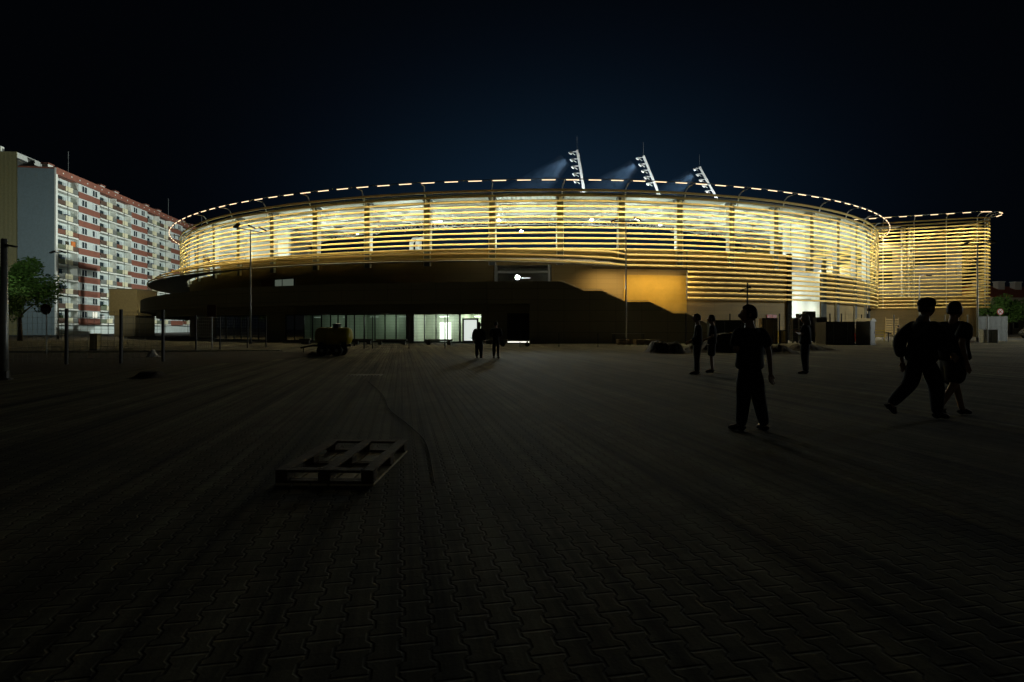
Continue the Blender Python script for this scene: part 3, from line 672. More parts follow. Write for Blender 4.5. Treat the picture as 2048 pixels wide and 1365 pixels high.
# window unit
def winunit():
    w = MB(); wd, h = 1.9, 1.45
    for a, b, c, d in ((0, .09, 0, h), (wd - .09, wd, 0, h), (.09, wd - .09, 0, .09), (.09, wd - .09, h - .09, h), (wd / 2 - .06, wd / 2 + .06, .09, h - .09)): w.box(a, b, -.07, .0, c, d)
    o = w.build('window', WFR, fl_)
    MB().box(.09, wd / 2 - .06, -.03, -.02, .09, h - .09).build('pane', WGL, o)
    MB().box(wd / 2 + .06, wd - .09, -.03, -.02, .09, h - .09).build('pane', WGL, o); return o
wu = winunit(); wu2 = None; first = True
def put(o, loc):
    c = copy_tree(o, fl_); c.location = loc; return c
def recol(o, m_):
    o.data = o.data.copy(); o.data.materials[0] = m_
for ty, x0, x1 in bays:
    if ty == 'w':
        for f in range(NF):
            z = Z0 + f * FH
            MB().box(x0, x1, 0, 1.29, z, z + 1.28).build('brick_spandrel', RB, fl_)
            MB().box(x0, x1, .06, 1.29, z + 1.281, z + FH - .001).build('window_band', PW, fl_)
            for xx in (x0 + 1.1, x0 + 4.9):
                o = put(wu, (xx, .055, z + 1.33)) if not first else wu
                if first:
                    wu.location = (xx, .055, z + 1.33); first = False
                    continue
                if f == 0 and 7 < x0 < 10 and o is not wu:
                    for c_ in o.children: recol(c_, mat('lit_room', (.8, .8, .7), emit=(1, .95, .75), es=.55))
                elif random.random() < .4: recol(o.children[random.choice((0, 1))], CURT)
            if x0 > 60 : continue
bal = None
def balcony(w):
    r = MB().box(0, w, -.15, 1.28, -.3, 0).build('balcony', SLABW, fl_)
    MB().box(w * .36, w * .70, -.22, -.1, .1, 1.12).build('balcony_panel', CREAM, r)
    MB().box(.05, w * .355, -.12, -.08, .12, 1.02).build('side_rail', RAILS[0], r)
    MB().box(w * .705, w - .05, -.12, -.08, .12, 1.02).build('side_rail', RAILS[1], r)
    MB().box(w * .08, w * .24, 1.2, 1.29, 0, 2.15).build('balcony_door', WGL, r)
    MB().box(w * .34, w * .56, 1.2, 1.29, .8, 2.15).build('balcony_window', WGL, r)
    MB().box(w * .61, w * .75, 1.21, 1.29, .8, 2.15).build('curtained_window', CURT, r)
    MB().box(w - .12, w, .0, 1.28, .0, FH - .2).build('partition', SLABW, r)
    return r
b1 = balcony(6.6); used = False
clut = [mat('clutter_orange', (.55, .16, .03), .8), mat('clutter_green', (.04, .08, .02), .9), mat('clutter_blue', (.05, .07, .12), .8), mat('clutter_white', (.6, .6, .58), .7)]
for ty, x0, x1 in bays:
    if 'b' not in ty: continue
    xs = [x0] if ty == 'b' else [x0, x0 + 6.65]
    for xx in xs:
        MB().box(xx + 2.9, xx + 2.98, -.26, -.19, 0, ZR - .3).build('rain_pipe', DARKST, fl_)
        for f in range(NF):
            z = Z0 + f * FH + .2
            if not used: o = b1; used = True
            else: o = copy_tree(b1, fl_)
            o.location = (xx, 0, z)
            for c in o.children:
                if c.name.startswith('side_rail') and o is not b1 and random.random() < .6: recol(c, random.choice(RAILS))
                if c.name.startswith('balcony_door') and o is not b1 and random.random() < .3: recol(c, CURT)
            if random.random() < .55:
                w = random.uniform(.5, 1.3); xo = random.uniform(.3, 4.5)
                MB().box(xx + xo, xx + xo + w, .25, .7, z + .01, z + random.uniform(.9, 1.8)).build('balcony_clutter', random.choice(clut[1:]), fl_)
MB().box(5.0, 6.4, .1, .2, Z0 + 5 * FH + 1.1, Z0 + 5 * FH + 2.3).build('hanging_laundry', clut[0], fl_)
for x, y in ((3, 3.2), (9, 4), (20, 2.5), (26, 2.5), (41, 2.5), (48, 2.5), (64, 2.5), (71, 2.5), (84, 2.5)):
    c = MB().box(x, x + 1.7, y, y + 1.1, ZR + 1.36, ZR + 2.7).build('chimney', SLABW, fl_)
    MB().box(x - .15, x + 1.85, y - .15, y + 1.25, ZR + 2.7, ZR + 2.95).build('chimney_cap', RB, c)
for x, h in ((6.5, 5), (52, 5.5), (76, 5)):
    m = MB().tube([(x, 1.5, ZR + 1.3), (x, 1.5, ZR + 1.3 + h)], .05, 5); m.build('antenna', GALV, fl_)
m = MB().box(-1.2, .4, 9.5, 11, 35.3, 36.0); m.box(-.9, 0, 9, 9.4, 35.3, 36.2); m.build('roof_vent', SLABW, fl_)
# low house right, behind trees
ho = thing('apartment_house', 'distant low apartment house with red roof at right edge', 'building', (108, 128, 0), R(12))
MB().box(0, 60, 0, 12, 0, 8.3).build('wall', mat('plain_cream_render', (.42, .38, .28), .8, var=.15), ho)
MB().add([(-.6, -.6, 8.3), (60.6, -.6, 8.3), (60.6, 12.6, 8.3), (-.6, 12.6, 8.3), (-.6, 6, 11.3), (60.6, 6, 11.3)], [(0, 1, 5, 4), (2, 3, 4, 5), (0, 4, 3), (1, 2, 5), (3, 2, 1, 0)]).build('roof', mat('red_roof_tiles', (.33, .09, .05), .8, var=.2), ho)
for x in (1, 7, 12, 22):
    c = MB().box(x, x + 1.9, 4, 5.2, 9.5, 12.1).build('chimney', mat('pale_brick', (.6, .6, .56), .8), ho)
    MB().box(x - .12, x + 2.02, 3.88, 5.32, 12.1, 12.3).build('chimney_cap', SLABW, c)
for i in range(9):
    for z in (1.2, 4.4):
        wv = MB().box(2 + 4 * i, 3.5 + 4 * i, -.08, -.01, z, z + 1.5); wo = wv.build('window', WFR, ho)
        MB().box(2.1 + 4 * i, 3.4 + 4 * i, -.1, -.085, z + .1, z + 1.4).build('pane', WGL, wo)

# ------------------------------------------------------------------ trees
LEAF = mat('leaf_green', (.05, .12, .018), .7, var=.45, scale=1.5); BARK = mat('bark', (.06, .045, .03), .9, var=.3, bump=.6)
def tree(name, label, loc, h, r, n=5200, leaf=.16, group=None, trunk_h=.32, m_=LEAF):
    o = thing(name, label, 'tree', loc, random.random() * 6, group)
    lx = random.uniform(-.2, .2)
    m = MB().tube([(0, 0, -.05), (.04, .02, h * .15), (lx * .5, 0, h * .35), (lx, .1, h * .62), (lx, .1, h * .85)], [r * .075, r * .06, r * .05, r * .03, r * .01], 9)
    cl = []
    for i in range(11):
        a = i * 2.4 + random.random(); b = h * random.uniform(.28, .6); L = r * random.uniform(.55, .95); e = Vector((cos(a) * L, sin(a) * L, b + L * random.uniform(.35, .9)))
        s = Vector((lx * .5, 0, b)); m.tube([s, s.lerp(e, .5) + Vector((0, 0, .15)), e], [r * .03, r * .02, r * .006], 6); cl.append((e, r * random.uniform(.32, .55)))
    for i in range(12):
        a = random.random() * 6.3; u = random.random() ** .6; z = h * random.uniform(.42, .97); w = r * (1 - abs(z / h - .6) * 1.1)
        cl.append((Vector((cos(a) * w * u, sin(a) * w * u, z)), r * random.uniform(.22, .42)))
    m.build('trunk', BARK, o, smooth=True)
    f = MB()
    for i in range(n):
        c, q = random.choice(cl); d = Vector((random.gauss(0, 1), random.gauss(0, 1), random.gauss(0, 1))).normalized()
        p = c + d * q * (random.random() ** .4); p.z = max(p.z, h * .16)
        a = Vector((random.gauss(0, 1), random.gauss(0, 1), random.gauss(0, .6))).normalized(); b = a.orthogonal().normalized(); s = leaf * random.uniform(.6, 1.3)
        f.add([p - a * s, p + b * s * .55, p + a * s, p - b * s * .55], [(0, 1, 2, 3)])
    f.build('crown', m_, o); return o
tree('leafy_tree', 'leafy green tree in front of the ribbed gable at left', at(40, 62), 8.6, 3.5, 9500, .17)
tree('leafy_tree', 'dark bushy tree at the left edge behind the thick lamp post', at(-30, 56), 6.2, 3.0, 5000, .17)
for i, (px, d, h, lab) in enumerate(((1992, 112, 7.4, 'round roadside tree just right of the rounded louvre corner'), (2022, 118, 7.9, 'tall roadside tree in front of the red roofed house'), (2050, 110, 7.0, 'roadside tree cut by the right edge of the picture'))):
    tree('roadside_tree', lab, at(px, d), h, 3.2, 3200, .22, 'trees before the red roofed house')

# ------------------------------------------------------------------ street furniture
def flood_head(par, c, rz, tilt=25, sc=1.0):
    Mx = Matrix.Translation(c) @ Matrix.Scale(sc, 4) @ Matrix.Rotation(rz, 4, 'Z') @ Matrix.Rotation(R(tilt), 4, 'Y')
    h = MB().prism([(-.32, -.16), (.3, -.2), (.36, -.1), (.36, .1), (.3, .2), (-.32, .16)], -.05, .06, Mx); o = h.build('lamp_head', DARKST, par)
    MB().box(-.22, .28, -.12, .12, -.07, -.052, Mx).build('lamp_glass', mat('unlit_lens', (.1, .1, .1), .1), o)
def pole_lamp(px, d, h, lab, heads, bar=None, r=.09, pm=None):
    o = thing('street_lamp', lab, 'street lamp', at(px, d))
    MB().tube([(0, 0, 0), (0, 0, h * .35), (0, 0, h)], [r, r * .85, r * .5], 10).build('pole', pm or GALV, o, smooth=True)
    m = MB().lathe([(r * 2, 0), (r * 2, .05), (r * 1.3, .08), (r * 1.2, .5), (r * 1.02, .55)], 10); m.build('base', DARKST, o)
    if bar: MB().bar((bar[0], 0, h + bar[2]), (bar[1], 0, h - bar[2]), .08, .08).build('cross_bar', DARKST, o)
    for x, z, rz in heads: flood_head(o, Vector((x, 0, h + z)), rz)
    return o
d1_ = 50
pole_lamp(501, d1_, zpx(461, d1_), 'slim lamp post with three floodlight heads before the left louvres', [(-1.2, .42, 2.6), (.1, .3, 0.2), (1.05, .12, .1)], (-1.1, 1.05, .2))
pole_lamp(1252, d1_, zpx(444, d1_), 'slim lamp post with T bar in front of the stair parapet', [(1.0, .25, -.4), (-1.0, .15, 3.0)], (-1.05, 1.0, 0))
pole_lamp(116, 72, zpx(505, 72), 'distant double headed lamp post at corner of the apartment block', [(-.7, .05, 3.1), (.6, .05, 0)], (-.7, .6, 0))
pole_lamp(1955, 54, zpx(487, 54), 'brightly lit white lamp post before the rounded louvre corner', [(1.4, .2, 0), (-1.2, -.05, 3)], (-1.4, 1.5, -.1), .1, WHITE)
o = thing('street_lamp', 'thin lamp post with short curved arm before the right wing', 'street lamp', at(1839, 70))
hh = zpx(551, 70); MB().tube([(0, 0, 0), (0, 0, hh - .5), (.1, 0, hh - .1), (.5, 0, hh), (.9, 0, hh)], [.09, .06, .05, .05, .04], 8).build('pole', WHITE, o, smooth=True); flood_head(o, Vector((1.1, 0, hh)), 0, 5)
o = thing('street_lamp', 'thick short lamp post at the left edge of the picture', 'street lamp', gpt(8, 760))
hh = zpx(478, o.location.y)
MB().tube([(0, 0, 0), (0, 0, 1.2), (0, 0, hh)], [.115, .10, .075], 14).build('pole', GALV, o, smooth=True)
MB().lathe([(.2, 0), (.2, .03), (.14, .05), (.13, .25)], 14).build('base', DARKST, o)
MB().bar((-.05, 0, hh - .22), (.1, 0, hh - .22), .04, .04).build('arm', DARKST, o); flood_head(o, Vector((.2, 0, hh - .2)), 0, 10, .42)
o = thing('camera_post', 'dark post with cameras in front of the lowest louvres', 'camera post', at(1495, 46)); hh = zpx(566, 46)
MB().tube([(0, 0, 0), (0, 0, hh)], [.09, .06], 8).build('pole', DARKST, o)
MB().bar((-.4, 0, hh - .5), (.3, 0, hh - .4), .06, .06).build('arm', DARKST, o)
for x, z in ((-.45, hh - .6), (.12, hh - .36)):
    MB().lathe([(.05, -.14), (.09, -.12), (.09, .1), (.06, .16)], 8, Matrix.Translation((x, 0, z)) @ Matrix.Rotation(R(70), 4, 'Y')).build('camera_housing', DARKST, o)
o = thing('camera_post', 'short dark post rising behind the portable toilet', 'camera post', at(1738, 52)); hh = zpx(612, 52)
MB().tube([(0, 0, 0), (0, 0, hh)], [.08, .05], 8).build('pole', DARKST, o); MB().box(-.12, .12, -.1, .1, hh - .5, hh - .25).build('camera_housing', DARKST, o)
def sign(loc, h, r, lab, kindm):
    o = thing('road_sign', lab, 'road sign', loc)
    MB().tube([(0, 0, 0), (0, 0, h + r)], .03, 8).build('post', GALV, o)
    MB().lathe([(r, 0), (r, .02)], 24, Matrix.Translation((0, -.035, h)) @ Matrix.Rotation(R(90), 4, 'X')).build('disc', RED if kindm != 'bar' else mat('dimmed_red', (.10, .012, .01), .6), o)  # no entry sign: red and white darkened to stand in for dim light
    SW_ = mat('sign_white', (.7, .7, .68), .5)
    if kindm == 'bar': MB().box(-r * .68, r * .68, -.066, -.057, h - r * .16, h + r * .16).build('white_bar', mat('dimmed_white', (.2, .2, .19), .6), o)
    else:
        m = MB().lathe([(r * .8, 0), (r * .8, .006)], 24, Matrix.Translation((0, -.058, h)) @ Matrix.Rotation(R(90), 4, 'X')); m.build('white_field', SW_, o)
        m = MB()
        for s in (-1, 1): m.bar((-r * .5, -.069, h - r * .5 * s), (r * .5, -.069, h + r * .5 * s), .01, r * .2, (0, 0, 1))
        m.build('cross_bar', RED, o)
sign(gpt(93, 715), zpx(619, 28.4), .27, 'round no entry sign on a post beneath the leafy tree', 'bar')
sign(at(2000, 64), zpx(624, 64), .36, 'round red and white sign in front of the roadside trees', 'x')
o = thing('information_board', 'faint reddish board on a post before the dark glazing', 'sign', at(424, 38))
MB().tube([(0, 0, 0), (0, 0, 2.6)], .035, 8).build('post', GALV, o); MB().box(-.3, .3, -.06, -.04, 2.2, 3.0).build('board', mat('dull_pink', (.12, .05, .045), .6), o)
# mesh fences
WIRE = mat('fence_wire', (.22, .23, .21), .5, .5)
def fence(ptsf, h, lab, posts_m=GALV, step=.2, wr=.005, pr=.035, vstep=.2):
    o = thing('mesh_fence', lab, 'fence')
    for a, b in zip(ptsf[:-1], ptsf[1:]):
        m = MB(); n = max(2, int((b - a).length / vstep)); e = (b - a).normalized()
        for i in range(1, n): p = a.lerp(b, i / n); m.bar(p + U * .08, p + U * (h - .05), wr, wr)
        k = int(h / step)
        for j in range(k + 1): z = .08 + (h - .13) * j / k; m.bar(a + U * z + e * .04, b + U * z - e * .04, wr * 1.3, wr * 1.3)
        m.build('wire_panel', WIRE, o)
    for p in ptsf:
        q = MB().tube([p, p + U * (h + .05)], pr, 8); po = q.build('fence_post', posts_m, o)
    return o
fence([gpt(-260, 731), gpt(-60, 733), gpt(133, 734.5), gpt(242, 732), gpt(326, 730)], 2.15, 'wire mesh fence with thick posts along the dark soil strip', DARKST, .22, .007, .06)
fence([at(392, 36), at(440, 38.5), at(495, 41), at(532, 42)], 2.2, 'wire mesh fence in front of the unlit glazed lobby', DARKST, .22, .006, .05)
fence([at(x, 40.0) for x in (728, 745, 818, 890)], 2.2, 'sparse wire fence before the lit shopfront windows', DARKST, .5, .004, .035, .6)
fence([at(x, 43) for x in (1040, 1118, 1196)], 1.0, 'low wire fence in front of the dark stair wall', DARKST, .5, .004, .03, .6)
fence([at(x, 50) for x in (1372, 1460, 1510, 1559, 1610, 1660, 1683, 1735)], 2.65, 'construction mesh fence across the lit stadium gate', DARKST, .3, .007, .06, .3)
fence([at(x, 52) for x in (1788, 1840, 1890, 1935, 1975)], 2.6, 'pale mesh fence in front of the right wing', GALV, .2, .009, .05, .2)
# pallets, tank, benches
WOOD = mat('weathered_wood', (.34, .26, .155), .85, var=.35, scale=9, bump=.4)
PALEW = mat('pale_deck_wood', (.72, .62, .42), .85, var=.35, scale=7, bump=.4); DKW = mat('dark_frame_wood', (.12, .09, .06), .85, var=.35, scale=9, bump=.4)
def pallet(loc, rz, lab):
    o = thing('wooden_pallet', lab, 'pallet', loc, rz)
    for y in (0.05, .3, .55, .8, 1.05, 1.2):
        pass
    for x in (0, .36, .72): MB().box(x - .05, x + .05, 0, 1.3, .12, .144).build('runner_board', DKW, o, bevel=.004)
    for x in (0, .36, .72):
        for y in (.0, .58, 1.16): MB().box(x - .05, x + .05, y, y + .14, .046, .119).build('block', DKW, o, bevel=.004)
    for y in (0, .62, 1.2): MB().box(-.05, .77, y, y + .1, .0225, .0455).build('deck_stringer', DKW, o, bevel=.003)
    for y in (0.0, 1.2): MB().box(.055, .305, y, y + .1, .1215, .1435).build('cross_board', DKW, o); MB().box(.415, .665, y, y + .1, .1215, .1435).build('cross_board', DKW, o)
    for x in (-.05, .10, .25, .41, .56, .68): MB().box(x, x + (.135 if x < .6 else .09), 0, 1.3, .0, .022).build('deck_board', PALEW, o, bevel=.003)
    o.scale = (1.14, 1.14, 1.05); return o
pallet(gpt(562, 972), R(-2), 'weathered wooden pallet lying upside down on the pavers')
tk = thing('water_tank_trailer', 'yellow water tank on a low trailer frame parked on plaza', 'tank trailer', gpt(668, 712))
YEL = mat('yellow_plastic', (.42, .34, .02), .35, var=.12)
Lx = .95
pr = [(.05, -Lx), (.22, -Lx + .01), (.36, -Lx + .06), (.43, -Lx + .16), (.45, -Lx + .3), (.45, -.32), (.465, -.3), (.465, -.26), (.45, -.24), (.45, .24), (.465, .26), (.465, .3), (.45, .32), (.45, Lx - .3), (.43, Lx - .16), (.36, Lx - .06), (.22, Lx - .01), (.05, Lx)]
MB().lathe(pr, 24, Matrix.Translation((0, 0, 1.05)) @ Matrix.Rotation(R(90), 4, 'Y')).build('tank', YEL, tk, smooth=True)
c = MB().lathe([(.2, 1.46), (.2, 1.62), (.24, 1.62), (.24, 1.67), (.1, 1.7)], 14, Matrix.Translation((.15, 0, 0))); c.build('filler_cap', DARKST, tk)
m = MB()
for y in (-.4, .4): m.box(-1.05, 1.0, y - .04, y + .04, .5, .6)
for x in (-.9, -.3, .3, .9): m.box(x - .04, x + .04, -.36, .36, .51, .59)
m.bar((-1.0, 0, .55), (-1.75, 0, .42), .09, .09); m.build('frame', DARKST, tk)
for x in (-.6, .6):
    for y in (-.3, .3): MB().prism([(x - .16, .6), (x + .16, .6), (x + .12, .72), (x - .12, .72)], -y - .03, -y + .03, Matrix.Rotation(R(90), 4, 'X')).build('saddle', DARKST, tk)
TYRE = mat('tyre_rubber', (.02, .02, .02), .9)
for x in (-.45, .3):
    for s in (-1, 1):
        Mx = Matrix.Translation((x, s * .5, .29)) @ Matrix.Rotation(R(90), 4, 'X')
        w = MB().lathe([(.16, -.08), (.26, -.085), (.29, -.05), (.29, .05), (.26, .085), (.16, .08)], 18, Mx).build('wheel', TYRE, tk)
        MB().lathe([(.02, -.09), (.15, -.07), (.15, .07), (.02, .09)], 12, Mx).build('rim', GALV, w)
MB().bar((-1.6, 0, .4), (-1.6, 0, 0), .05, .05).build('jack_leg', DARKST, tk)
CONC = mat('bench_concrete', (.10, .10, .09), .8)
for px0, px1, d, lab in ((850, 905, 48.5, 'dark long bench before the bright shopfront beside the door'), (753, 814, 49, 'dark long bench before the middle shopfront'), (706, 745, 50, 'dark short bench right of the yellow tank'), (600, 622, 51, 'dark short bench left of the yellow tank')):
    a, b = at(px0, d), at(px1, d); L = b.x - a.x; o = thing('bench', lab, 'bench', a, 0, 'benches along the shopfronts')
    MB().box(0, L, -.25, .25, .32, .48).build('seat', CONC, o, bevel=.01)
    for x in (.15, L - .45): MB().box(x, x + .3, -.2, .2, 0, .319).build('leg', CONC, o)
o = thing('long_table', 'long table with pale top behind the T bar lamp post', 'table', at(1257, 51.5)); 
MB().box(-1.45, 1.4, -.4, .4, .9, .95).build('table_top', SEATM, o)
for x in (-1.35, 1.3):
    for y in (-.34, .34): MB().box(x - .03, x + .03, y - .03, y + .03, 0, .899).build('leg', DARKST, o)
for px0, w, d, lab in ((1238, 1.1, 48.8, 'low stack of dark pallets left of the T bar lamp post'), (1272, 1.3, 48.6, 'low stack of dark pallets right of the T bar lamp post'), (1300, 1.2, 48.7, 'low stack of dark pallets nearest the soil heap')):
    o = thing('pallet_stack', lab, 'pallets', at(px0, d), .1, 'pallet stacks by the stair')
    for i in range(3): MB().box(0, w, 0, .9, .16 * i + .10, .16 * i + .14).build('deck', WOOD, o)
    for i in range(3):
        m = MB(); [m.box(x, x + .14, 0, .9, .16 * i, .16 * i + .099) for x in (0, w / 2 - .07, w - .14)]; m.build('blocks_row', WOOD, o)
# flat trestle behind the couple
o = thing('flat_trolley', 'low dark flat trolley behind the strolling couple', 'trolley', at(995, 44)); MB().box(-1.8, 2.6, -.4, .4, .42, .5).build('deck', DARKST, o)
for x in (-1.5, 0.4, 2.3):
    MB().lathe([(.03, -.05), (.18, -.05), (.18, .05), (.03, .05)], 12, Matrix.Translation((x, 0, .18)) @ Matrix.Rotation(R(90), 4, 'X')).build('wheel', TYRE, o); MB().box(x - .05, x + .05, -.3, .3, .2, .419).build('bracket', DARKST, o)
# containers and cabinets
STEELG = wavemat('grey_container_steel', (.10, .105, .10), 1.5, 'X', .04, .5)
def container(px0, px1, d, h, dep, lab, m_, name='storage_container', cat='container', rz=0):
    a, b = at(px0, d), at(px1, d); L = b.x - a.x; o = thing(name, lab, cat, a, rz)
    MB().box(0, L, 0, dep, .08, h).build('body', m_, o)
    m = MB()
    for x in (0, L):
        m.box(x - .05, x + .05, -.04, .05, .0, h + .04)
    m.box(.05, L - .05, -.04, .05, h - .06, h + .04); m.box(.05, L - .05, -.04, .05, 0, .1); m.build('corner_frame', DARKST, o)
    for f in (.25, .75): MB().bar((L * f, -.05, .15), (L * f, -.05, h - .1), .04, .04).build('locking_bar', GALV, o)
    return o
container(1653, 1708, 48.6, 1.95, 1.8, 'grey steel site container beside the portable toilet', STEELG)
container(1432, 1500, 46.5, 2.05, 2.2, 'dark site container partly behind the nearest standing man', mat('dark_green_steel', (.05, .06, .05), .6))
container(1526, 1554, 51.5, 2.3, .8, 'tall beige cabinet under the red plate behind the fence', mat('beige_sheet', (.22, .17, .09), .6), 'metal_cabinet', 'cabinet')
container(1561, 1574, 52.5, 1.2, .6, 'pale yellow sheet box leaning by the gate jamb', mat('pale_yellow_sheet', (.5, .38, .12), .6), 'sheet_box', 'box')
o = thing('portable_toilet', 'portable toilet with curved roof lit gold next to grey container', 'portable toilet', at(1731, 48.4), R(38))
PT = mat('toilet_plastic', (.16, .15, .12), .5)
MB().box(-.55, .55, -.55, .55, .12, 2.0).build('cabin', PT, o, bevel=.03)
MB().box(-.6, .6, -.6, .6, 0, .119).build('base', DARKST, o)
m = MB(); A = []; B = []
for i in range(9): x = -.62 + 1.24 * i / 8; z = 2.0 + .26 * (1 - (x / .62) ** 2); A.append((x, -.62, z)); B.append((x, .62, z))
m.strip([Vector(p) for p in A], [Vector(p) for p in B]); n9 = len(m.v); m.add(A + [(.62, -.62, 1.99), (-.62, -.62, 1.99)], [tuple(range(11))]); m.add(B + [(.62, .62, 1.99), (-.62, .62, 1.99)], [tuple(range(11))])
m.build('roof', mat('pale_roof_plastic', (.5, .45, .33), .5), o)
dd = MB().box(-.42, .42, -.575, -.551, .18, 1.9).build('door', PT, o); MB().box(.28, .36, -.6, -.576, .95, 1.15).build('door_handle', DARKST, dd)
MB().tube([(.4, .45, 2.0), (.4, .45, 2.6)], .05, 8).build('vent_pipe', DARKST, o)
o = thing('electric_cabinet', 'small beige electrical cabinet behind the left mesh fence', 'cabinet', at(190, 37)); CB = mat('cabinet_beige', (.36, .30, .14), .6)
MB().box(-.22, .26, -.2, .2, .1, 1.05).build('box', CB, o, bevel=.015); MB().box(-.26, .3, -.24, .24, 1.051, 1.1).build('lid', CB, o); MB().box(-.22, .26, -.2, .2, 0, .099).build('plinth', CONC, o)
o = thing('utility_box', 'grey utility box standing beside the brightly lit lamp post', 'utility box', at(1977, 55), R(-12))
UB = mat('utility_grey', (.30, .31, .29), .6)
MB().box(-.6, .6, -.4, .4, .0, 1.22).build('body', UB, o, bevel=.02); MB().box(-.62, .62, -.42, .42, 1.221, 1.28).build('lid', UB, o); MB().box(-.02, .02, -.42, -.401, .1, 1.15).build('door_seam', DARKST, o)
# low concrete wall stub and hoarding
o = thing('site_hoarding', 'pale corrugated hoarding panel behind the grey utility box', 'hoarding', at(1978, 58)); MB().box(-1.2, 1.9, 0, .05, .1, 2.6).build('panel', wavemat('hoarding_sheet', (.36, .38, .35), 2.5, 'X', .03), o)
for x in (-1.1, .4, 1.8): MB().box(x - .05, x + .05, .06, .16, 0, 2.65).build('post', GALV, o)
# stage boxes in the gate
CASE = mat('case_black', (.03, .032, .035), .5)
for px0, px1, y0, y1, d, lab in ((1585, 1598, 660, 636, 55, 'leftmost dark flight case hung in the bright gate'), (1598, 1611, 672, 628, 55.4, 'tall dark flight case second from left in the gate'), (1611, 1632, 672, 623, 55.8, 'tallest dark flight case behind the person with folded arms'), (1632, 1655, 658, 635, 55, 'broad dark flight case at the right of the gate')):
    a, b = at(px0, d), at(px1, d); w = b.x - a.x; z0, z1 = max(0.0, zpx(y0, d)) , zpx(y1, d); z0 = 0
    o = thing('flight_case', lab, 'flight case', a, 0, 'flight cases stacked in the gate')
    zz = z0; k = 3
    MB().box(0, w - .03, 0, .6, .12, z1).build('body', CASE, o)
    m = MB(); [m.box(x, x + .05, -.012, -.001, .12, z1) for x in (0, w - .08)]; m.box(.05, w - .08, -.012, -.001, z1 * .55, z1 * .55 + .05); m.build('edge_trim', GALV, o)
    for x in (.06, w - .16): MB().box(x, x + .1, .1, .2, 0, .119).build('castor', TYRE, o)
# timber barrier with boards right of the toilet
o = thing('slatted_gate', 'golden lit slatted gate leaning on right wing wall', 'gate', at(1775, 80)); OC = mat('ochre_board', (.45, .30, .10), .7)
for i in range(7): MB().box(-.3, 1.6, -.03, .0, .5 + .33 * i, .68 + .33 * i).build('slat', OC, o)
for x in (-.3, 1.5): MB().box(x, x + .1, .001, .09, 0, 2.9).build('post', OC, o)
o = thing('work_barrier', 'yellow work barrier between portable toilet and slatted gate', 'barrier', at(1757, 62)); YP = mat('barrier_yellow', (.55, .38, .03), .6)
for z in (.45, .8, 1.05): MB().box(-.7, .7, -.03, .0, z, z + .14).build('rail', YP, o)
for x in (-.7, .64): MB().box(x, x + .06, .001, .07, 0, 1.25).build('post', YP, o)
o = thing('hydrant_post', 'knee high dark post with crossbar on the far paving', 'post', at(1777, 58)); MB().tube([(0, 0, 0), (0, 0, 1.0)], .07, 8).build('pole', DARKST, o); MB().bar((-.3, 0, .95), (.3, 0, .85), .12, .12).build('cross_bar', DARKST, o)
# small building behind left fence
sb_ = thing('service_building', 'cream service building block beside the apartment block', 'building', at(218, 92), R(4))
MB().box(0, 4.3, 0, 6, 3.4, 7.6).build('wall', mat('cream_render', (.38, .31, .16), .85, var=.15), sb_); MB().box(.6, 3.9, .3, 6, 0, 3.395).build('lower_wall', DARKW, sb_); MB().box(-.12, 4.42, -.12, 6.1, 7.601, 7.75).build('roof', DARKW, sb_)
light('SPOT', (-52, 70, 9), 4200, (1, .9, .6), (-64, 92, 5.6), spot_size=R(28), spot_blend=.8, shadow_soft_size=.3)
# soil mounds, tarp
def mound(px0, px1, d, h, dep, lab, name='soil_heap', m_=SOILM, seed=1):
    rd = random.Random(seed); a, b = at(px0, d), at(px1, d); L = b.x - a.x; nx, ny = 26, 12; vs = []
    pk = [(rd.random() * .8 + .1, rd.random() * .5 + .25, rd.uniform(.35, 1), rd.uniform(.08, .22)) for _ in range(7)]
    for j in range(ny):
        for i in range(nx):
            u, v = i / (nx - 1), j / (ny - 1); e = min(1, 5 * min(u, 1 - u)) * min(1, 3.2 * min(v, 1 - v))
            z = sum(q * math.exp(-((u - x) ** 2 / s ** 2 + (v - y) ** 2 / .08)) for x, y, q, s in pk)
            vs.append((L * u, dep * v, max(0, e * h * min(1.1, z * .75) + e * rd.uniform(-.05, .07) * min(h, 1) * 1.5)))
    o = MB().add(vs, [(j * nx + i, j * nx + i + 1, (j + 1) * nx + i + 1, (j + 1) * nx + i) for j in range(ny - 1) for i in range(nx - 1)]).build(name, m_, smooth=False)
    o.location = a; tag(o, lab, 'soil heap'); return o
mound(1292, 1395, 32, .62, 3, 'dark soil heap left of the two men watching', seed=3)
mound(1370, 1530, 33, 1.0, 3.5, 'tallest dark soil heap behind the two men watching', seed=5)
mound(1500, 1650, 31, .75, 3.5, 'dark soil heap between the nearest man and the person with folded arms', seed=8)
mound(1590, 1716, 35, .42, 2.5, 'low dark soil ridge tapering to the right on the plaza', seed=12)
mound(238, 330, 16.4, .17, 1.6, 'small flat dirt pile on the pavers at left', seed=21)
mound(578, 640, 29, .22, 1.6, 'small dirt pile left of the yellow tank trailer', seed=23)
mound(1895, 1975, 52, .25, 2, 'dark dirt strip at the foot of the bright lamp post', seed=27)
TARP = mat('grey_tarp', (.3, .3, .28), .5, bump=.3)
mound(282, 322, 25.5, .42, .9, 'crumpled pale plastic sheet on the dark soil strip', 'plastic_sheet', TARP, 31)['category'] = 'plastic sheet'
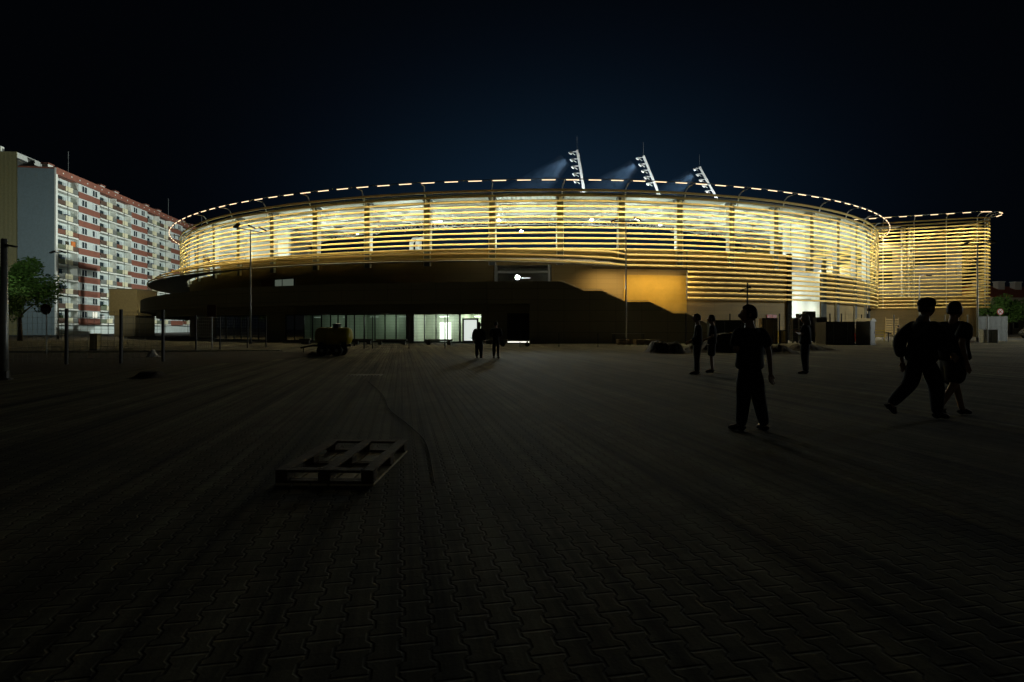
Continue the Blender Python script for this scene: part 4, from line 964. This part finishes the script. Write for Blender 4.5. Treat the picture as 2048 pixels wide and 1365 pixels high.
# drain grate, cable
o = thing('drain_grate', 'rectangular drain grate set into the pavers', 'drain grate', gpt(730, 751)); 
m = MB(); [m.box(-.45 + .1 * i, -.4 + .1 * i, -.25, .25, .006, .016) for i in range(10)]; m.build('bars', DARKST, o); MB().box(-.5, .55, -.3, .3, .0045, .0055).build('pit', DARKST, o)
cp = [gpt(x, y, .02) for x, y in ((735, 762), (765, 790), (778, 818), (812, 846), (845, 876), (858, 905), (866, 950), (868, 965))]
sm_ = []
for i in range(len(cp) - 1):
    a, b, c, d = cp[max(i - 1, 0)], cp[i], cp[i + 1], cp[min(i + 2, len(cp) - 1)]
    for k in range(6):
        t = k / 6; sm_.append(.5 * ((2 * b) + (c - a) * t + (2 * a - 5 * b + 4 * c - d) * t * t + (3 * b - a - 3 * c + d) * t ** 3))
tag(MB().tube(sm_ + [cp[-1]], .007, 6).build('cable', TYRE, smooth=True), 'black cable snaking over the pavers past the pallet', 'cable')
# parked car at the right edge
car = thing('parked_car', 'dark hatchback parked at the right edge beneath the trees', 'car', at(2078, 78), R(0)); CP = mat('car_paint', (.02, .025, .03), .25)
body = [(-2.1, .35), (2.1, .35), (2.12, .7), (1.95, .88), (1.2, .98), (.55, 1.42), (-1.3, 1.45), (-1.95, 1.0), (-2.12, .8)]
MB().prism(body, -.85, .85, Matrix.Rotation(R(90), 4, 'X')).build('body', CP, car, bevel=.04)
for a in ([(-1.15, 1.02), (-.2, 1.02), (-.2, 1.36), (-1.15, 1.36)], [(-.1, 1.02), (.95, 1.02), (.5, 1.34), (-.1, 1.36)]): MB().prism(a, .852, .858, Matrix.Rotation(R(90), 4, 'X')).build('side_window', WGL, car)
for x in (-1.35, 1.3):
    for s in (-1, 1):
        Mx = Matrix.Translation((x, s * .78, .32)) @ Matrix.Rotation(R(90), 4, 'X'); w = MB().lathe([(.2, -.1), (.3, -.1), (.32, 0), (.3, .1), (.2, .1)], 18, Mx).build('wheel', TYRE, car); MB().lathe([(.02, -.11), (.19, -.1), (.19, .1), (.02, .11)], 12, Mx).build('rim', GALV, w)

# ------------------------------------------------------------------ people
SKIN = mat('skin', (.42, .25, .17), .5, var=.06)
def skin_mesh(nodes, edges, sub=2):
    me = bpy.data.meshes.new('skin_tmp'); me.from_pydata([n[0] for n in nodes], edges, []); ob = bpy.data.objects.new('skin_tmp', me); COL.objects.link(ob)
    md = ob.modifiers.new('s', 'SKIN'); md.use_smooth_shade = True; md.branch_smoothing = .6
    for i, n in enumerate(nodes):
        r = n[1] if isinstance(n[1], tuple) else (n[1], n[1]); v = me.skin_vertices[0].data[i]; v.radius = r; v.use_root = (i == 0)
    sd = ob.modifiers.new('u', 'SUBSURF'); sd.levels = sub; sd.render_levels = sub
    dg = bpy.context.evaluated_depsgraph_get(); dg.update(); ev = ob.evaluated_get(dg); m2 = bpy.data.meshes.new_from_object(ev)
    vs = [v.co.copy() for v in m2.vertices]; fs = [tuple(p.vertices) for p in m2.polygons]
    bpy.data.objects.remove(ob); bpy.data.meshes.remove(me); bpy.data.meshes.remove(m2); return vs, fs
def person(label, loc, rz, H, top, legs, pose=None, sleeves='short', shorts=False, hair='short', cap=False, hood=False, loose=1.0, hair_m=None, group=None, trunk_lean=(0, 0), headyaw=0.0, female=False):
    """local frame: facing -Y, x to the figure's left seen from the front"""
    J = dict(pel=(0, 0, .53), waist=(0, .005, .60), chest=(0, .0, .72), nb=(0, .01, .825), neck=(0, .0, .86), head=(0, -.01, .93))
    for s, k in ((-1, 'r'), (1, 'l')):
        J['sh' + k] = (s * .112, .005, .80); J['el' + k] = (s * .15, .02, .63); J['wr' + k] = (s * .155, -.03, .485)
        J['hip' + k] = (s * .05, 0, .51); J['kn' + k] = (s * .055, -.01, .285); J['an' + k] = (s * .06, .01, .045); J['toe' + k] = (s * .075, -.105, .018)
    J.update(pose or {})
    J = {k: Vector(v) * H for k, v in J.items()}
    ln = Vector((trunk_lean[0], trunk_lean[1], 0)) * H
    for k in ('waist', 'chest', 'nb', 'neck', 'head', 'shl', 'shr', 'ell', 'elr', 'wrl', 'wrr'): J[k] = J[k] + ln * ((J[k].z / H - .53) / .4 if k[:2] not in ('el', 'wr') else .6)
    o = thing('person', label, 'person', loc, rz, group)
    h = H
    names = ['pel', 'waist', 'chest', 'nb', 'neck', 'head', 'shl', 'ell', 'wrl', 'shr', 'elr', 'wrr', 'hipl', 'knl', 'anl', 'hipr', 'knr', 'anr', 'toel', 'toer']
    rad = dict(pel=(.075, .06), waist=(.072, .055), chest=(.085, .062), nb=(.05, .045), neck=.032, head=.04, sh=.034, el=.024, wr=.017, hip=.048, kn=.033, an=.023, toe=.02)
    nodes = []
    for n in names:
        r = rad.get(n) or rad[n[:-1]]; r = tuple(x * h for x in r) if isinstance(r, tuple) else r * h
        nodes.append((J[n], r))
    # palms
    fing = MB()
    for s, k in ((1, 'l'), (-1, 'r')):
        w = J['wr' + k]; d = (w - J['el' + k]).normalized(); pa = w + d * .05 * h; names.append('pa' + k); nodes.append((pa, (.021 * h, .013 * h)))
        x = d.cross(Vector((0, -1, 0))); x = x.normalized() if x.length > .1 else Vector((1, 0, 0)); fw = x.cross(d).normalized()
        for i, (off, l) in enumerate(((-.019, .038), (-.006, .045), (.007, .042), (.019, .032))):
            b = pa + fw * off * h + d * .008 * h; c = (x * (-s) * .25 + fw * -.1)
            fing.tube([b - d * .02 * h, b + d * l * .5 * h, b + d * l * h + c * .018 * h, b + d * (l + .012) * h + c * .04 * h], [.0058 * h, .0056 * h, .005 * h, .003 * h], 6)
        b = w + d * .03 * h; fing.tube([b, b + fw * -.02 * h + d * .015 * h, b + fw * -.032 * h + d * .035 * h], [.0075 * h, .007 * h, .004 * h], 6)
    ix = {n: i for i, n in enumerate(names)}
    ed = [('pel', 'waist'), ('waist', 'chest'), ('chest', 'nb'), ('nb', 'neck'), ('neck', 'head'), ('chest', 'shl'), ('shl', 'ell'), ('ell', 'wrl'), ('wrl', 'pal'), ('chest', 'shr'), ('shr', 'elr'), ('elr', 'wrr'), ('wrr', 'par'), ('pel', 'hipl'), ('hipl', 'knl'), ('knl', 'anl'), ('anl', 'toel'), ('pel', 'hipr'), ('hipr', 'knr'), ('knr', 'anr'), ('anr', 'toer')]
    vs, fs = skin_mesh(nodes, [(ix[a], ix[b]) for a, b in ed]); B = MB().add(vs, fs); B.add(fing.v, fing.f)
    # head with face
    HS = 1.13
    hd = MB(); hd.sphere((0, 0, 0), 1, 20, 14); HV = []
    for v in hd.v:
        x, y, z = v; sx = .044 * h; sy = .056 * h; sz = .066 * h
        jaw = max(0, -z); x2 = x * sx * (1 - .32 * jaw ** 1.5); y2 = y * sy * (1 - .18 * jaw) - (.012 * h * jaw if y < .2 else 0)
        if y < -.86 and abs(x) < .3 and -.35 < z < .12: y2 -= .014 * h          # nose
        if y < -.75 and .1 < abs(x) < .62 and .05 < z < .32: y2 += .006 * h       # eye sockets
        if y < -.8 and abs(x) < .4 and -.62 < z < -.45: y2 -= .003 * h            # mouth
        HV.append(Matrix.Rotation(headyaw, 3, 'Z') @ Vector((x2, y2, z * sz)) * HS + J['head'])
    B.add(HV, hd.f)
    for s in (-1, 1): 
        c = Matrix.Rotation(headyaw, 3, 'Z') @ Vector((s * .045 * h, .006 * h, -.004 * h)) * HS; B.sphere(J['head'] + c, .016 * h, 8, 6, (.45, .8, 1.1))
    B.build('body', SKIN, o, smooth=True)
    # clothes
    lo = loose
    def g(n, k, e=1.0):
        r = rad.get(n) or rad[n[:-1]]; r = r if isinstance(r, tuple) else (r, r); return (J[n], tuple(x * h * k * e for x in r))
    hem = J['pel'] + Vector((0, 0, -(.05 if sleeves == 'short' else .075) * h))
    tn = [(hem, (.100 * h * lo, .082 * h * lo)), (J['pel'] + Vector((0, 0, .01 * h)), (.098 * h * lo, .08 * h * lo)), (J['waist'], (.097 * h * lo, .078 * h * lo)), (J['chest'], (.115 * h * (.5 + .5 * lo), .085 * h * (.5 + .5 * lo))), (J['nb'] + Vector((0, 0, -.004 * h)), (.068 * h, .058 * h))]; te = [(0, 1), (1, 2), (2, 3), (3, 4)]
    for k in 'lr':
        i = len(tn); tn.append((J['sh' + k], .052 * h * (1 + (lo - 1) * .4))); te.append((3, i))
        if sleeves == 'short': tn.append((J['sh' + k].lerp(J['el' + k], .85), .044 * h * lo)); te.append((i, i + 1))
        else:
            tn.append((J['el' + k], .043 * h * lo)); te.append((i, i + 1)); tn.append((J['el' + k].lerp(J['wr' + k], .95), .032 * h * lo)); te.append((i + 1, i + 2))
    if hood: tn.append((J['neck'] + Vector((0, .05 * h, -.01 * h)), .045 * h)); te.append((4, len(tn) - 1))
    vs, fs = skin_mesh(tn, te); MB().add(vs, fs).build('jacket' if sleeves != 'short' else 'shirt', top, o, smooth=True)
    ln_ = [(J['pel'] + Vector((0, 0, .045 * h)), (.086 * h, .068 * h)), (J['pel'] - Vector((0, 0, .01 * h)), (.092 * h, .075 * h))]; le = [(0, 1)]
    for k in 'lr':
        i = len(ln_); ln_.append((J['hip' + k].lerp(J['kn' + k], .25), .066 * h * (.5 + lo * .5))); le.append((1, i))
        if shorts: ln_.append((J['kn' + k].lerp(J['hip' + k], -.06), .062 * h * lo)); le.append((i, i + 1))
        else:
            ln_.append((J['kn' + k], .045 * h * lo)); le.append((i, i + 1)); ln_.append((J['an' + k].lerp(J['kn' + k], -.04), .031 * h * lo)); le.append((i + 1, i + 2))
    vs, fs = skin_mesh(ln_, le); MB().add(vs, fs).build('shorts' if shorts else 'trousers', legs, o, smooth=True)
    for k in 'lr':
        a, t = J['an' + k], J['toe' + k]; he = a + (a - t).normalized() * .025 * h; he.z = min(a.z - .015 * h, max(t.z, .02 * h) + (a.z - .045 * h))
        vs, fs = skin_mesh([(a - Vector((0, 0, .004 * h)), .03 * h), (he, .027 * h), (a.lerp(t, .55) - Vector((0, 0, .006 * h)), (.03 * h, .024 * h)), (t, (.027 * h, .017 * h))], [(0, 1), (0, 2), (2, 3)]); MB().add(vs, fs).build('shoe', TYRE, o, smooth=True)
    hm = hair_m or mat('dark_hair', (.02, .016, .012), .6)
    hr = MB(); hs = MB(); hs.sphere((0, 0, 0), 1, 20, 14); HV = []
    for v in hs.v:
        x, y, z = v; k = 1.0
        if y < -.35 and z < .5: k = .55                       # leave the face clear
        elif z < -.45 and hair == 'short': k = .6
        HV.append(Matrix.Rotation(headyaw, 3, 'Z') @ Vector((x * .0485 * h * k, y * .061 * h * k + .002 * h, z * .0705 * h * k + .003 * h)) * HS + J['head'])
    hr.add(HV, hs.f); hr.build('hair', hm, o, smooth=True)
    if hair == 'long':
        vs, fs = skin_mesh([(J['head'] + Vector((0, .03 * h, -.01 * h)), .052 * h), (J['neck'] + Vector((0, .035 * h, 0)), .048 * h), (J['nb'] + Vector((0, .05 * h, -.02 * h)), .035 * h)], [(0, 1), (1, 2)]); MB().add(vs, fs).build('long_hair', hm, o, smooth=True)
    if cap:
        c = MB(); Rm = Matrix.Translation(J['head']) @ Matrix.Rotation(headyaw, 4, 'Z') @ Matrix.Scale(HS, 4)
        c.lathe([(.053 * h, .018 * h), (.055 * h, .035 * h), (.048 * h, .062 * h), (.028 * h, .078 * h), (.004 * h, .083 * h)], 18, Rm @ Matrix.Diagonal((1, 1.16, 1, 1)))
        c.prism([(-.04 * h, -.05 * h), (.04 * h, -.05 * h), (.036 * h, -.09 * h), (.018 * h, -.112 * h), (-.018 * h, -.112 * h), (-.036 * h, -.09 * h)], .016 * h, .023 * h, Rm)
        c.build('cap', top, o)
    return o
BLK = mat('black_cloth', (.018, .018, .02), .9, var=.2, scale=6); NAVY = mat('navy_cloth', (.02, .022, .035), .9, var=.2, scale=6)
GREYC = mat('charcoal_cloth', (.035, .034, .032), .9, var=.2, scale=6)
# nearest standing man, turned away to the left
person('nearest man in dark T-shirt and trousers standing with one arm bent forward', gpt(1499, 863), R(-152), 1.81, BLK, NAVY,
       dict(shl=(.125, .005, .80), shr=(-.125, .005, .80), elr=(-.185, .035, .635), wrr=(-.185, .05, .48), ell=(.19, .03, .645), wrl=(.03, -.10, .67), anr=(-.12, .045, .045), toer=(-.16, -.05, .018), knr=(-.085, .01, .285), anl=(.06, -.03, .045), toel=(.075, -.14, .018)), loose=1.32, headyaw=R(45))
# walking pair to the right
person('walking person with peaked cap and bulky jacket, left of the striding pair', gpt(1843, 838), R(98), 1.95, BLK, NAVY,
       dict(anr=(-.05, -.10, .05), toer=(-.06, -.205, .02), knr=(-.055, -.09, .285), knl=(.055, .05, .29), anl=(.06, .235, .12), toel=(.06, .19, .035), ell=(.14, .11, .65), wrl=(.12, .10, .50), elr=(-.15, -.02, .64), wrr=(-.12, -.13, .56)), sleeves='long', cap=True, hood=True, loose=1.4, trunk_lean=(0, -.04))
person('walking man in dark shorts on the right of the striding pair', gpt(1905, 834), R(104), 1.92, BLK, GREYC,
       dict(anr=(-.05, .20, .10), toer=(-.05, .15, .03), knr=(-.055, .05, .29), knl=(.055, -.10, .29), anl=(.06, -.185, .047), toel=(.06, -.29, .02), ell=(.14, -.03, .64), wrl=(.13, -.12, .52), elr=(-.14, .09, .65), wrr=(-.14, .04, .50)), shorts=True, loose=1.6, trunk_lean=(0, -.02))
person('dark standing man with long jacket, left of the two watching near the soil heap', gpt(1395, 749), R(-105), 1.92, BLK, BLK, dict(anl=(.05, -.02, .045), toel=(.06, -.13, .018), wrl=(.10, -.10, .56), wrr=(-.10, -.10, .56)), sleeves='long', loose=1.12)
person('dark standing man in shorts, right of the two watching near the soil heap', gpt(1424, 745), R(-112), 1.90, NAVY, GREYC, dict(wrl=(.08, -.10, .58), wrr=(-.08, -.10, .58)), shorts=True, loose=1.15)
person('person with pale hair and folded arms in wide dark trousers', gpt(1611, 748), R(-125), 1.92, BLK, NAVY, dict(ell=(.15, -.03, .66), wrl=(-.02, -.12, .69), elr=(-.15, -.03, .66), wrr=(.03, -.13, .72)), loose=1.3, hair='long', hair_m=mat('grey_hair', (.30, .28, .25), .6))
person('stroller with broad hair and coat holding a stick near the door', gpt(958, 717), R(176), 1.74, GREYC, NAVY, dict(wrl=(.17, -.10, .48), ell=(.155, -.02, .63), anr=(-.05, -.06, .045), anl=(.05, .08, .06), toel=(.06, -.02, .018), toer=(-.06, -.17, .018)), sleeves='long', loose=1.3, hair='long')
person('slim dark stroller right of the one with the stick', gpt(992, 717), R(172), 1.78, BLK, BLK, dict(wrl=(.09, -.10, .6), wrr=(-.09, -.10, .6)), sleeves='long', loose=1.02)
stk = MB().tube([gpt(940, 716) + Vector((.02, -.1, 1.0)), gpt(940, 716) + Vector((.28, .05, .85)), gpt(940, 716) + Vector((.52, .1, .82))], .014, 6).build('stick', WOOD); tag(stk, 'thin stick held by the stroller near the door', 'stick')
WHT = mat('pale_cloth', (.5, .5, .46), .8); PNK = mat('pinkish_cloth', (.4, .3, .33), .8); REDC = mat('red_cloth', (.45, .05, .05), .8)
person('small far person in pale shorts walking by the right wing', at(1797, 66), R(75), 1.74, GREYC, PNK, dict(anl=(.05, -.1, .045), toel=(.05, -.2, .018), anr=(-.05, .12, .06), toer=(-.05, .02, .018)), shorts=True)
person('small far person in pale shirt glimpsed between container and toilet', at(1713, 56), R(0), 1.76, WHT, REDC)
person('far person with red cap and pale trousers at the bright gate', at(1636, 53), R(20), 1.72, REDC, WHT, cap=True)
